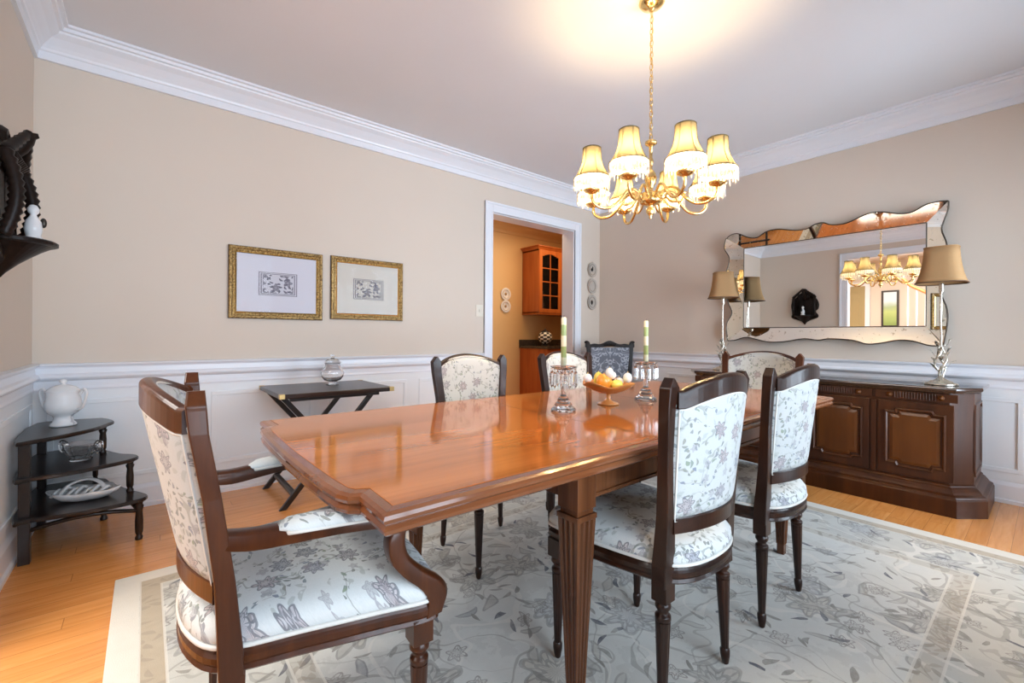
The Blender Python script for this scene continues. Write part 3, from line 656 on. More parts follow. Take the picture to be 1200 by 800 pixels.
dup(ch, (-3.035, -1.845, RZ), pi, 'dark wood floral side chair on the far side of table, left of the doorway')
dup(ch, (-2.295, -1.845, RZ), pi, 'dark wood floral side chair in front of the orange cabinets')
ac = make_chair('armchair', 'mahogany armchair with floral seat and padded arms at the left table end', 'armchair', True, M['armwood'], M['armwood'], 'host armchairs at the table ends')
ac.location = (-4.050, -2.345, RZ); ac.rotation_euler = (0, 0, R(-93))
a2 = dup(ac, (-1.20, -2.27, RZ), R(90), 'floral armchair at the far table end in front of the sideboard')

# ------------------------------------------------------------ black carved chair in the corner
bc = thing('carved_chair', 'black carved chair with slate patterned back standing in the room corner', 'chair', (-.50, -.62, 0), R(180 - 39.4))
m = MB()
for sx in (-1, 1):
    m = MB(); m.loft([[(sx * x - .022, y - .018, z), (sx * x + .022, y - .018, z), (sx * x + .022, y + .018, z), (sx * x - .022, y + .018, z)] for x, y, z in ((.19, -.24, 0), (.20, -.20, .2), (.205, -.19, .45), (.225, -.21, .75), (.245, -.235, 1.0), (.255, -.24, 1.02))], False)
    m.ball((sx * .258, -.24, 1.012), .022, 12, 6, (1.3, 1, .8)); m.build('back_post', M['blackcarve'], bc, bev=.004)
    m = MB(); m.loft([[(sx * (.22 + q[0]) - q[2], .20 + q[0] - q[2], q[1]), (sx * (.22 + q[0]) + q[2], .20 + q[0] - q[2], q[1]), (sx * (.22 + q[0]) + q[2], .20 + q[0] + q[2], q[1]), (sx * (.22 + q[0]) - q[2], .20 + q[0] + q[2], q[1])] for q in ((.02, 0, .022), (.0, .05, .014), (.0, .2, .018), (.012, .34, .026), (.0, .44, .026))], True); m.build('leg', M['blackcarve'], bc, bev=.004)
Ob = [(.24, -.21), (.27, .22), (.24, .25), (-.24, .25), (-.27, .22), (-.24, -.21)]
MB().stack(Ob[::-1], [(0, .36), (0, .44), (.01, .45)]).build('seat_rail', M['blackcarve'], bc, bev=.004)
MB().stack(Ob[::-1], [(.04, .44), (.03, .47), (.10, .50), (.3, .51), (.9, .512)], True, 'shrink').build('seat_cushion', M['slate'], bc)
rings = []
for i in range(33):
    u = -1 + i / 16; x = u * .275; hi = .985 + .045 * math.exp(-(u / .28) ** 2) + .012 * math.exp(-((abs(u) - .62) / .15) ** 2) + .010 * (abs(u) > .9); lo = .955 + .012 * math.exp(-(u / .25) ** 2)
    rings.append([(x, -.255, lo), (x, -.215, lo), (x, -.215, hi), (x, -.255, hi)])
cr = MB().loft(rings, False).build('crest_rail', M['blackcarve'], bc, bev=.005)
m = MB()
for k in range(-3, 4): m.tube([(k * .012, -.21, .965), (k * .020, -.205, .985), (k * .026, -.21, 1.005 - abs(k) * .004)], [.004, .007, .004], 8)
m.build('shell_carving', M['blackcarve'], cr)
bx(-.235, .235, -.225, -.195, .56, .60).build('lower_rail', M['blackcarve'], bc, bev=.004)
m = MB(); m.loft([[(-.215, -.222, z), (.215 + 0 * z, -.222, z), (.215, -.200, z), (-.215, -.200, z)] for z in (.60, .78, .955)], False); m.build('back_panel', M['slate'], bc, bev=.006)

# ------------------------------------------------------------ sideboard (local: x = away along wall, front = -y)
sb = thing('sideboard', 'long brown walnut sideboard with panelled doors under the mirror', 'sideboard', (0, -2.41, 0), R(-90))
def cant(h, d, c, back=.0): return [(-h, -back - .002), (-h, -(d - c)), (-(h - c * .8), -d), (h - c * .8, -d), (h, -(d - c)), (h, -back - .002)]
bo = cant(.90, .555, .12)
MB().stack(bo, [(0, .16), (0, .740)]).build('body', M['side'], sb, bev=.002)
bb_ = [(x, min(y, -.030)) for x, y in cant(.965, .640, .15)]
BO = [(x * 1.0, y) for x, y in bo]
def mixo(t): return [(a[0] * (1 - t) + b[0] * t, a[1] * (1 - t) + b[1] * t) for a, b in zip(BO, bb_)]
m = MB(); m.loft([[(x, y, z) for x, y in mixo(t)] for t, z in ((1, 0), (1, .105), (.93, .112), (.90, .122), (.62, .130), (.50, .142), (.30, .158), (.16, .163), (.14, .172), (.02, .178))], False); m.build('plinth', M['side'], sb, bev=.002)
m = MB(); tp = [(x, min(y, -.040)) for x, y in cant(.94, .592, .13)]; m.stack(tp, [(.04, .738), (.018, .742), (.012, .750), (.004, .756), (0, .762), (0, .773), (.005, .779)]); m.build('top', M['sidetop'], sb, bev=.002)
for k, cx in enumerate((-.641, -.225, .225, .641)):
    dr = bx(cx - .184, cx + .184, -.569, -.555, .19, .668).build('door', M['side'], sb, bev=.003)
    # notched moulding and raised panel
    w0, w1, z0, z1, nt = .118, .150, .235, .625, .020
    path = [(-w1, z0 + nt), (-w0 + .02, z0 + nt), (-w0 + .03, z0), (w0 - .03, z0), (w0 - .02, z0 + nt), (w1, z0 + nt), (w1, z1 - nt), (w0 - .02, z1 - nt), (w0 - .03, z1), (-w0 + .03, z1), (-w0 + .02, z1 - nt), (-w1, z1 - nt)]
    m = MB(); m.loft([[(cx + x, -.569 - d, z) for x, z in inset(path, i)] for i, d in ((0, 0), (.002, .010), (.010, .013), (.018, .006), (.020, 0))], False, False); m.build('door_moulding', M['side'], dr, bev=.001)
    m = MB(); m.loft([[(cx + x, -.569 - d, z) for x, z in inset(path, i)] for i, d in ((.026, -.001), (.028, .003), (.045, .007))], False, True); m.build('door_panel', M['sidepanel'], dr)
    if k % 2 == 0: kx = cx + .168
    else: kx = cx - .168
    fr = bx(cx - .200, cx + .200, -.568, -.555, .682, .734).build('drawer', M['side'], sb, bev=.002)
    m = MB()
    for q in range(15): xx = cx - .098 + q * .014; m.tube([(xx, -.568, .690), (xx, -.568, .728)], .004, 6)
    m.build('fluting', M['side'], fr)
    for q in (-.125, .125):
        m = MB(); m.tube([(cx + q, -.568, .708), (cx + q, -.572, .708), (cx + q, -.574, .708), (cx + q, -.582, .708), (cx + q, -.586, .708)], [.016, .016, .009, .011, .005], 16); m.build('drawer_knob', M['sidepanel'], fr)
for x in (-.433, 0.0, .433):
    bx(x - .014, x + .014, -.566, -.555, .18, .66).build('pilaster', M['side'], sb, bev=.003)
for sx in (-1, 1):
    xx = sx * .90
    m = MB(); m.loft([[(xx + sx * d, y, z) for y, z in inset([(-.42, .22), (-.06, .22), (-.04, .26), (-.04, .63), (-.06, .67), (-.42, .67), (-.44, .63), (-.44, .26)], i)] for i, d in ((0, 0), (.003, .008), (.018, .008), (.022, 0))], False, False); m.build('side_panel_moulding', M['side'], sb)

# ------------------------------------------------------------ table lamps
def make_lamp(label):
    t = thing('table_lamp', label, 'lamp', group='silver leaf lamps on the sideboard')
    MB().lathe([(.0, 0), (.082, 0), (.085, .006), (.078, .014), (.060, .018), (.052, .026), (.030, .034), (.018, .044), (.012, .06), (.0, .062)], seg=28).build('base', M['silver'], t)
    m = MB()
    for ph in (0, 2.1, 4.2):
        m.tube([( (.010 + .022 * sin(pi * min(1, k / 12) ) ** 2) * cos(ph + k * .33), (.010 + .022 * sin(pi * min(1, k / 12)) ** 2) * sin(ph + k * .33), .05 + k * .0165) for k in range(13)], .0055, 8)
    m.tube([(0, 0, .20), (.004, 0, .32), (0, .003, .45), (0, 0, .66)], .0055, 8); m.tube([(.016, 0, .25), (.020, .004, .35), (.014, .0, .52), (.006, 0, .60)], .0045, 8)
    st = m.build('stem', M['silver'], t)
    rnd = random.Random(3)
    for k in range(11):
        a = k * 2.4; z = .08 + .018 * k; r0 = .03; tip = .075 - .002 * k
        p0 = Vector((r0 * cos(a), r0 * sin(a), z)); p1 = Vector((tip * cos(a), tip * sin(a), z + .045)); side = Vector((-sin(a), cos(a), 0))
        mid = (p0 + p1) / 2 + Vector((0, 0, .012)); wv = .013
        m = MB(); m.tube([(0, 0, z - .005), tuple(p0)], .0025, 6); 
        m.add([p0, mid - side * wv, p1, mid + side * wv, mid - side * wv * .2 + Vector((0, 0, .004))], [(0, 1, 4), (1, 2, 4), (2, 3, 4), (3, 0, 4)], True)
        lf = m.build('leaf', M['silver'], t); so = lf.modifiers.new('s', 'SOLIDIFY'); so.thickness = .0015
    MB().tube([(0, 0, .60), (0, 0, .61), (0, 0, .66)], [.010, .014, .012], 12).build('socket', M['silver'], t)
    seg = 32
    def sq(r, z, q=.88): return [(r * cos(2 * pi * k / seg) / (abs(cos(2 * pi * k / seg)) ** 4 + abs(sin(2 * pi * k / seg)) ** 4) ** .25 * q, r * sin(2 * pi * k / seg) / (abs(cos(2 * pi * k / seg)) ** 4 + abs(sin(2 * pi * k / seg)) ** 4) ** .25 * q, z) for k in range(seg)]
    m = MB(); pr = [(.140, .660), (.128, .690), (.116, .725), (.106, .775), (.098, .83), (.094, .890)]
    m.loft([sq(r, z) for r, z in pr], True, False); sh = m.build('lamp_shade', M['lampshade'], t); so = sh.modifiers.new('s', 'SOLIDIFY'); so.thickness = .002
    m = MB(); m.tube([p for p in sq(.140, .660)], .004, 6, True); m.build('shade_trim', M['shadetrim'], sh)
    m = MB(); m.tube([p for p in sq(.094, .890)], .003, 6, True); m.build('shade_trim', M['lampshade'], sh)
    m = MB()
    for a in (0, pi / 2, pi, 3 * pi / 2): m.tube([(0, 0, .66), (.082 * cos(a), .082 * sin(a), .882)], .0015, 5)
    m.build('shade_carrier', M['brassd'], sh)
    return t
lp = make_lamp('silver leaf-stem lamp with tan shade at the right end of the sideboard')
lp.location = (-.40, -3.155, .779)
dup(lp, (-.30, -1.69, .779), .6, 'silver leaf-stem lamp with tan shade at the far left end of the sideboard')

# ------------------------------------------------------------ wall mirror (world yz outline on the right wall)
mi = thing('wall_mirror', 'wide scalloped mirror-framed wall mirror hanging above the sideboard', 'mirror', (0, 0, 0))
IY0, IY1, IZ0, IZ1 = -1.758, -3.032, 1.168, 1.918
topp = [(-1.613, 2.028), (-1.654, 2.054), (-1.72, 2.057), (-1.811, 2.009), (-1.886, 1.997), (-1.971, 2.034), (-2.065, 2.038), (-2.199, 2.006), (-2.285, 2.005), (-2.350, 2.029), (-2.405, 2.031), (-2.46, 2.005), (-2.56, 2.000), (-2.692, 2.041), (-2.779, 2.041), (-2.879, 2.009), (-2.953, 2.004), (-3.035, 2.040), (-3.10, 2.046), (-3.150, 2.040)]
rgt = [(-3.150, 2.038), (-3.148, 1.98), (-3.125, 1.902), (-3.115, 1.843), (-3.141, 1.745), (-3.145, 1.62), (-3.115, 1.50), (-3.112, 1.40), (-3.145, 1.29), (-3.148, 1.18), (-3.128, 1.027)]
bott = [(-1.634, 1.045), (-1.704, 1.052), (-1.804, 1.079), (-1.977, 1.041), (-2.116, 1.043), (-2.27, 1.070), (-2.374, 1.059), (-2.454, 1.072), (-2.607, 1.062), (-2.697, 1.034), (-2.784, 1.042), (-2.884, 1.065), (-2.964, 1.06), (-3.056, 1.030), (-3.128, 1.027)]
lft = [(-1.613, 2.028), (-1.600, 1.933), (-1.642, 1.831), (-1.616, 1.697), (-1.606, 1.56), (-1.631, 1.421), (-1.665, 1.309), (-1.622, 1.201), (-1.634, 1.045)]
XI, XO = -.030, -.078
bx(-.030, -.024, IY1, IY0, IZ0, IZ1).build('mirror_glass', M['mirror'], mi)
bx(-.024, -.002, IY1 - .03, IY0 + .03, IZ0 - .03, IZ1 + .03).build('backing_board', M['ebony'], mi)
def strip(pts, inner, name, mat):
    pts = crom(pts, 5, False); n_ = len(pts)
    cum = [0]
    for i in range(1, n_): cum.append(cum[-1] + hypot(pts[i][0] - pts[i - 1][0], pts[i][1] - pts[i - 1][1]))
    (a0, b0), (a1, b1) = inner; vs = []; fs = []
    for i, (y, z) in enumerate(pts):
        t = cum[i] / cum[-1]; iy, iz = a0 + (a1 - a0) * t, b0 + (b1 - b0) * t
        # keep the strip planar: depth follows distance from the inner edge line
        dd = abs(z - iz) if b0 == b1 else abs(y - iy); full = .125
        xo = XI + (XO - XI) * dd / full
        if b0 == b1: iy = max(min(y, max(a0, a1)), min(a0, a1))
        else: iz = max(min(z, max(b0, b1)), min(b0, b1))
        vs += [(XI, iy, iz), (xo, y, z), (xo + .004, y, z), (XI + .004, iy, iz)]
    for i in range(n_ - 1):
        for k in range(4): a = i * 4 + k; b = i * 4 + (k + 1) % 4; fs.append((a, b, b + 4, a + 4))
    fs += [(0, 1, 2, 3), tuple(range((n_ - 1) * 4, n_ * 4))[::-1]]
    m = MB(); m.add(vs, fs, False); o = m.build(name, mat, mi)
    m = MB(); m.tube([(vs[i * 4 + 1][0] + .003, vs[i * 4 + 1][1], vs[i * 4 + 1][2]) for i in range(n_)], .005, 8); m.build('edge_bead', M['mirroredge'], o)
    m = MB(); m.tube([(XI - .001, *inner[0]), (XI - .001, *inner[1])], .0035, 6); m.build('inner_bead', M['mirroredge'], o)
strip(topp, ((IY0, IZ1), (IY1, IZ1)), 'frame_strip', M['mirrorold']); strip(bott, ((IY0, IZ0), (IY1, IZ0)), 'frame_strip', M['mirrorold'])
strip(lft, ((IY0, IZ1), (IY0, IZ0)), 'frame_strip', M['mirrorold']); strip(rgt, ((IY1, IZ1), (IY1, IZ0)), 'frame_strip', M['mirrorold'])

# ------------------------------------------------------------ chandelier
CX, CY = -2.411, -2.312
cl = thing('chandelier', 'brass eight-arm chandelier with beaded cream shades hanging over the table', 'chandelier', (CX, CY, 0))
MB().lathe([(0, 2.785), (.062, 2.785), (.064, 2.778), (.055, 2.765), (.030, 2.752), (.012, 2.744), (.010, 2.735), (0, 2.733)], seg=28).build('canopy', M['brass'], cl)
m = MB(); z = 2.738; k = 0
while z > 2.085:
    pts = [(.0085 * cos(a) * (1 if k % 2 == 0 else 0), .0085 * cos(a) * (0 if k % 2 == 0 else 1), z - .016 + .019 * sin(a)) for a in [2 * pi * q / 12 for q in range(12)]]
    m.tube(pts, .0022, 6, True); z -= .030; k += 1
m.tube([(.004 * sin(q), .004 * cos(q), 2.74 - q * .0345) for q in range(20)], .002, 6)
m.build('chain', M['brass'], cl)
m = MB(); m.lathe([(0, 2.085), (.010, 2.082), (.028, 2.072), (.030, 2.060), (.018, 2.052), (.010, 2.046), (.008, 1.99), (.012, 1.98), (.014, 1.965), (.010, 1.955), (.008, 1.93), (.018, 1.92), (.026, 1.905), (.030, 1.88), (.024, 1.855), (.013, 1.84), (.012, 1.82), (.030, 1.812), (.055, 1.805), (.060, 1.795), (.050, 1.782), (.060, 1.772), (.045, 1.755), (.022, 1.748), (.012, 1.742), (.018, 1.73), (.022, 1.715), (.014, 1.70), (.006, 1.692), (.008, 1.684), (0, 1.676)], seg=28); m.build('central_column', M['brass'], cl)
RR = .315
psi0 = atan2(-3.6176 - CY, -4.3923 - CX)
for k in range(8):
    a = psi0 + R(27.5) + k * pi / 4; ca, sa = cos(a), sin(a)
    P_ = crom([(.05, 1.79), (.085, 1.822), (.125, 1.815), (.165, 1.765), (.215, 1.725), (.27, 1.722), (.308, 1.748), (RR, 1.790)], 6, False)
    m = MB(); m.tube([(r * ca, r * sa, z) for r, z in P_], [.0075] * len(P_), 10)
    Q_ = crom([(.07, 1.79), (.10, 1.755), (.145, 1.745), (.165, 1.775), (.150, 1.795), (.132, 1.785)], 5, False); m.tube([(r * ca, r * sa, z) for r, z in Q_], [.005] * (len(Q_) - 6) + [.004, .004, .0035, .003, .003, .003], 8)
    ar = m.build('arm', M['brass'], cl)
    x, y = RR * ca, RR * sa
    MB().lathe([(.004, 1.782), (.012, 1.786), (.034, 1.796), (.042, 1.806), (.040, 1.808), (.016, 1.802), (.013, 1.806), (.013, 1.812), (0, 1.812)], x, y, 20).build('bobeche', M['brass'], ar)
    MB().lathe([(.0105, 1.812), (.0105, 1.868), (0, 1.868)], x, y, 14).build('candle_sleeve', M['cream'], ar)
    MB().lathe([(.007, 1.868), (.013, 1.880), (.016, 1.895), (.013, 1.915), (.006, 1.935), (.001, 1.945)], x, y, 10).build('bulb', M['bulb'], ar)
    point('chandelier_bulb_light', (CX + x, CY + y, 1.952), UPLIGHT, (1, .74, .44), .008)
    n_ = 36; rings = []
    for t in range(9):
        u = t / 8; z = 1.862 + .148 * u; r = .086 * (1 - u) + .043 * u - .018 * sin(pi * u) * (1 - .3 * u)
        rings.append([(x + r * (1 + .012 * cos(q * pi)) * cos(2 * pi * q / n_), y + r * (1 + .012 * cos(q * pi)) * sin(2 * pi * q / n_), z) for q in range(n_)])
    m = MB(); m.loft(rings, True, False); sh = m.build('lamp_shade', M['shade'], cl)
    m = MB()
    for r, z in ((.087, 1.862), (.0435, 2.010)): m.tube([(x + r * cos(2 * pi * q / 24), y + r * sin(2 * pi * q / 24), z) for q in range(24)], .0028, 6, True)
    for q in range(6):
        m.tube([(x + (rr_ + .001) * cos(q * pi / 3), y + (rr_ + .001) * sin(q * pi / 3), zz_) for rr_, zz_ in [(.086 * (1 - u) + .043 * u - .018 * sin(pi * u) * (1 - .3 * u), 1.862 + .148 * u) for u in (0, .25, .5, .75, 1)]], .0016, 5)
    m.build('shade_trim', M['brassd'] if False else M['shade'], sh)
    m = MB(); rnd = random.Random(k)
    for q in range(30):
        b = 2 * pi * q / 30; r = .087; z = 1.860; lq = .045 + .014 * (q % 2)
        xx, yy = x + r * cos(b), y + r * sin(b)
        m.tube([(xx, yy, z), (xx, yy, z - lq * .45), (xx, yy, z - lq * .5), (xx, yy, z - lq * .8), (xx, yy, z - lq)], [.0035, .0035, .002, .0042, .001], 6)
    m.build('bead_fringe', M['fringe'], sh)
    MB().loft([[(x + r_ * cos(2 * pi * q / 36), y + r_ * sin(2 * pi * q / 36), zz_) for q in range(36)] for r_, zz_ in ((.0868, 1.862), (.0885, 1.850), (.0875, 1.838))], True, False).build('bead_band', M['beads'], sh)
    m = MB()
    for q in range(4): b = 2 * pi * q / 4; m.tube([(x, y, 1.95), (x + .043 * cos(b), y + .043 * sin(b), 2.005)], .0012, 4)
    m.build('shade_carrier', M['brass'], sh)

# ------------------------------------------------------------ table centre: crystal candlesticks and compote
def make_stick(label):
    t = thing('candlestick', label, 'candlestick', group='crystal candlesticks on the dining table')
    MB().lathe([(0, 0), (.054, 0), (.056, .006), (.050, .014), (.038, .020), (.040, .026), (.034, .036), (.026, .042), (.028, .048), (.020, .060), (.012, .070), (.011, .120), (.014, .128), (.020, .134), (.014, .142), (.013, .155), (.024, .165), (.026, .172), (.018, .178), (0, .178)], seg=20, smooth=False).build('stem', M['crystal'], t)
    b = MB().lathe([(.016, .178), (.030, .180), (.056, .190), (.060, .196), (.054, .196), (.030, .186), (.016, .186), (.016, .200), (.013, .200), (.013, .186)], seg=28).build('bobeche', M['crystal'], t)
    for k in range(10):
        a = 2 * pi * k / 10; x, y = .055 * cos(a), .055 * sin(a)
        m = MB(); m.ball((x, y, .182), .005, 8, 5); m.tube([(x, y, .175), (x, y, .165), (x, y, .115), (x, y, .100)], [.002, .0075, .0085, .001], 6, smooth=False); m.build('prism_drop', M['crystal'], b)
    return t
def candle(loc, label, h):
    o = MB().lathe([(0, 0), (.0125, 0), (.0115, h - .004), (.009, h), (0, h - .001)], seg=18).build('candle', M['candle'], loc=loc); tag(o, label, 'candle', 'striped green and cream taper candles')
    MB().tube([(0, 0, h - .002), (.001, 0, h + .010)], .001, 6).build('wick', M['blackmotif'], o)
TZ = .7505
cs1 = make_stick('crystal candlestick with hanging prisms nearest the camera, left of the amber bowl'); cs1.location = (-2.962, -2.24, TZ)
dup(cs1, (-2.372, -2.265, TZ), .3, 'crystal candlestick with hanging prisms to the right of the amber bowl')
candle((-2.962, -2.24, TZ + .187), 'green and cream striped taper candle in the candlestick left of the bowl', .225)
candle((-2.372, -2.265, TZ + .187), 'green and cream striped taper candle in the candlestick right of the bowl', .225)
cp = thing('compote_bowl', 'flared amber glass footed bowl of fruit at the middle of the dining table', 'bowl', (-2.655, -2.245, TZ))
MB().lathe([(0, 0), (.050, 0), (.053, .004), (.045, .010), (.018, .018), (.010, .028), (.013, .036), (.009, .044), (.014, .052)], seg=28).build('foot', M['amber'], cp)
n_ = 48; rings = []
prof = [(.010, .050), (.040, .054), (.075, .068), (.105, .086), (.130, .102), (.128, .105), (.103, .090), (.072, .073), (.038, .060), (.010, .056)]
for r, z in prof: rings.append([(r * (1 + .06 * cos(4 * 2 * pi * k / n_) * (r / .13) ** 2) * cos(2 * pi * k / n_), r * (1 + .06 * cos(4 * 2 * pi * k / n_) * (r / .13) ** 2) * sin(2 * pi * k / n_), z + .012 * cos(4 * 2 * pi * k / n_) * (r / .13) ** 3) for k in range(n_)])
MB().loft(rings, True).build('bowl', M['amber'], cp)
def fr(name, mat, x, y, z, r, lab, cat, sc=(1, 1, 1)):
    o = MB().ball((0, 0, 0), r, 18, 12, sc).build(name, M[mat], loc=(-2.655 + x, -2.245 + y, TZ + z)); tag(o, lab, cat)
    MB().tube([(0, 0, r * sc[2] * .93), (.002, 0, r * sc[2] + .006)], .002, 6).build('stem', M['brassd'], o)
fr('orange', 'orange', -.040, -.005, .112, .037, 'shiny orange fruit heaped at the left in the amber bowl', 'fruit', (1, 1, 1.05))
fr('orange', 'orange', .034, .038, .100, .030, 'smaller orange fruit tucked behind the yellow ones in the amber bowl', 'fruit')
fr('lemon', 'yellow', .012, -.040, .098, .028, 'yellow lemon lying at the front of the amber bowl', 'fruit', (1.35, .9, .85))
fr('lemon', 'yellow', -.012, .052, .118, .026, 'upright yellow fruit at the back of the amber bowl', 'fruit', (.9, .9, 1.4))
fr('egg', 'whitefl', -.030, -.030, .155, .022, 'white ball topping the heap in the amber bowl', 'ornament', (.9, .9, 1.1))
fr('egg', 'whitefl', .012, -.010, .140, .022, 'white ball beside the topmost one in the amber bowl', 'ornament', (1.1, 1, .9))
fr('egg', 'whitefl', .062, -.015, .108, .024, 'white ball low at the right side of the fruit heap', 'ornament', (1.1, 1, .8))
fr('egg', 'whitefl', .078, -.055, .128, .022, 'white ball standing alone against the right rim of the bowl', 'ornament', (1, 1, 1.15))
fr('egg', 'whitefl', -.100, .045, .128, .022, 'white ball perched on the left rim of the bowl', 'ornament')

# ------------------------------------------------------------ framed prints on the back wall
def picture(x0, x1, z0, z1, mat, label):
    cx, cz = (x0 + x1) / 2, (z0 + z1) / 2; hx_, hz_ = (x1 - x0) / 2, (z1 - z0) / 2
    t = thing('framed_print', label, 'picture', (cx, 0, cz), 0, 'gilt framed botanical prints on the back wall')
    fw_ = .040; o = [(-hx_, -hz_), (hx_, -hz_), (hx_, hz_), (-hx_, hz_)]
    rings = [[(x, -y, z) for x, z in inset(o, i)] for i, y in ((0, .001), (0, .020), (.006, .026), (.016, .028), (.026, .020), (.034, .022), (fw_, .014), (fw_, .001))]
    MB().loft(rings, False, False).build('frame', M['gilt'], t, bev=.001)
    bx(-hx_ - .002, hx_ + .002, -.014, -.001, -hz_ - .002, hz_ + .002).build('frame_back', M['giltdark'], t)
    bx(-hx_ + fw_ - .001, hx_ - fw_ + .001, -.0165, -.0145, -hz_ + fw_ - .001, hz_ - fw_ + .001).build('print', mat, t)
    MB().loft([[(x, -y, z) for x, z in inset(o, i)] for i, y in ((fw_ - .001, .017), (fw_ + .004, .020), (fw_ + .008, .017))], False, False).build('inner_lip', M['brass'], t)
    bx(-hx_ + fw_, hx_ - fw_, -.0185, -.0180, -hz_ + fw_, hz_ - fw_).build('glass', M['picglass'], t)
picture(-3.956, -3.337, 1.190, 1.695, M['print_a'], 'gilt framed botanical print, the left one above the small folding table')
picture(-3.273, -2.666, 1.203, 1.700, M['print_b'], 'gilt framed botanical print, the right one nearer the doorway')
# light switch
sw = thing('light_switch', 'cream light switch plate on the wall left of the doorway', 'light switch', (-1.84, 0, 1.325))
bx(-.042, .042, -.006, 0, -.058, .058).build('switch_plate', M['cream'], sw, bev=.002)
bx(-.008, .008, -.014, -.005, -.014, .014).build('toggle', M['cream'], sw, bev=.002)
# three plates beside the doorway
for zz, lab, mot in ((1.896, 'small pale glass plate with dark bird motif, topmost of three right of the doorway', 0), (1.696, 'small plain pale glass plate, middle of three right of the doorway', None), (1.497, 'small pale glass plate with dark heart motif, lowest of three right of the doorway', 1)):
    t = thing('wall_plate', lab, 'plate', (-.158, 0, zz), 0, 'small plates right of the doorway')
    m = MB(); rings = []
    for r, d in ((.001, .010), (.045, .010), (.052, .014), (.078, .024), (.082, .022), (.060, .006), (.001, .004)): rings.append([(r * (1 + .03 * cos(8 * 2 * pi * k / 32)) * cos(2 * pi * k / 32), -d, r * 1.12 * (1 + .03 * cos(8 * 2 * pi * k / 32)) * sin(2 * pi * k / 32)) for k in range(32)])
    m.loft(rings, True, False); m.build('plate', M['grayplate'], t)
    m = MB()
    for k in range(3): m.tube([(.058 * cos(2 * pi * q / 28), -.018, .065 * sin(2 * pi * q / 28)) for q in range(28)], .0018, 5, True)
    m.build('rim_line', M['blackmotif'], t)
    if mot is not None:
        m = MB(); m.ball((0, -.013, 0), .022, 12, 8, (1, .2, 1.2 if mot else .9)); m.ball((.012 if not mot else 0, -.013, .028 if not mot else -.02), .012, 10, 6, (.8, .2, 1.2)); m.build('motif', M['blackmotif'], t)

# ------------------------------------------------------------ folding butler table and vase
ft = thing('folding_table', 'dark folding tray table with crossed legs against the back wall', 'side table', (0, 0, 0))
FZ = .722
m = MB(); m.box(-3.785, -3.07, -.735, -.130, FZ - .028, FZ); m.build('table_top', M['mahogy'], ft, bev=.006)
m = MB()
for x, y in ((-3.77, -.72), (-3.085, -.72), (-3.77, -.145), (-3.085, -.145)): bx(x - .016, x + .016, y - .016, y + .016, FZ - .0275, FZ + .0015).build('brass_corner', M['brassd'], ft, bev=.002)
for y in (-.70, -.215): bx(-3.72, -3.16, y, y + .025, FZ - .05, FZ - .028).build('under_rail', M['ebony'], ft, bev=.003)
for y, s_ in ((-.62, 1), (-.58, -1), (-.10 - .02, 1), (-.15, -1)):
    x0, x1 = (-3.74, -3.17) if s_ > 0 else (-3.17, -3.74)
    wx, hy_ = .020, .013
    m = MB(); m.loft([[(x - wx, y - hy_, z), (x + wx, y - hy_, z), (x + wx, y + hy_, z), (x - wx, y + hy_, z)] for x, z in ((x0, 0), (x1, FZ - .03))], False); m.build('leg', M['ebony'], ft, bev=.003)
for x in (-3.69, -3.255): bx(x, x + .035, -.62, -.12, .07, .09).build('stretcher', M['ebony'], ft, bev=.003)
gv = MB().lathe([(0, 0), (.042, 0), (.044, .005), (.022, .012), (.020, .020), (.055, .034), (.074, .060), (.078, .085), (.066, .112), (.052, .128), (.050, .140), (.050, .150), (.054, .155), (.050, .155), (.046, .148), (.046, .128), (.062, .110), (.073, .085), (.069, .062), (.050, .038), (0, .026)], seg=32).build('glass_jar', M['glass'], loc=(-3.365, -.36, FZ + .001))
tag(gv, 'clear round glass jar with lid knob standing on the folding tray table', 'jar')
MB().lathe([(.056, .1555), (.058, .160), (.040, .178), (.014, .186), (.010, .192), (.018, .200), (.014, .212), (0, .215)], seg=28).build('lid', M['glass'], gv)

# ------------------------------------------------------------ tiered corner shelf
et = thing('corner_shelf', 'dark three-tier stepped corner shelf with turned posts in the left corner', 'shelf', (0, 0, 0))
tiers = [(.578, [(-4.86, -.03), (-4.86, -.585), (-4.80, -.600), (-4.70, -.52), (-4.60, -.40), (-4.55, -.27), (-4.53, -.20), (-4.55, -.12), (-4.58, -.06), (-4.62, -.035)]),
         (.408, [(-4.86, -.03), (-4.86, -.600), (-4.80, -.612), (-4.66, -.595), (-4.54, -.545), (-4.45, -.49), (-4.42, -.43), (-4.44, -.37), (-4.50, -.30), (-4.58, -.12), (-4.62, -.035)]),
         (.222, [(-4.86, -.03), (-4.86, -.612), (-4.80, -.632), (-4.62, -.655), (-4.48, -.638), (-4.40, -.610), (-4.38, -.56), (-4.40, -.50), (-4.46, -.38), (-4.54, -.18), (-4.60, -.035)])]
for z, o in tiers:
    MB().stack(crom(o, 3), [(.006, z - .020), (0, z - .016), (0, z - .006), (.005, z)]).build('tier', M['ebony'], et)
def spost(x, y, z0, z1, name='post', r=.015):
    h = z1 - z0; m = MB(); m.lathe([(r, 0), (r * 1.1, h * .06), (r * .75, h * .12), (r * 1.05, h * .2), (r * 1.1, h * .5), (r * .9, h * .75), (r * 1.25, h * .86), (r * .9, h * .92), (r * 1.35, h)], x, y, 14, z0=z0, cap=True); m.build(name, M['ebony'], et)
bx(-4.845, -4.805, -.595, -.555, 0, .56).build('square_post', M['ebony'], et, bev=.003)
bx(-4.850, -4.815, -.085, -.05, 0, .56).build('square_post', M['ebony'], et, bev=.003)
spost(-4.575, -.245, .408, .558); spost(-4.455, -.440, .222, .388); spost(-4.615, -.085, .222, .388, r=.012)
spost(-4.415, -.575, 0, .202, 'foot', .016); spost(-4.575, -.13, 0, .202, 'foot', .016)
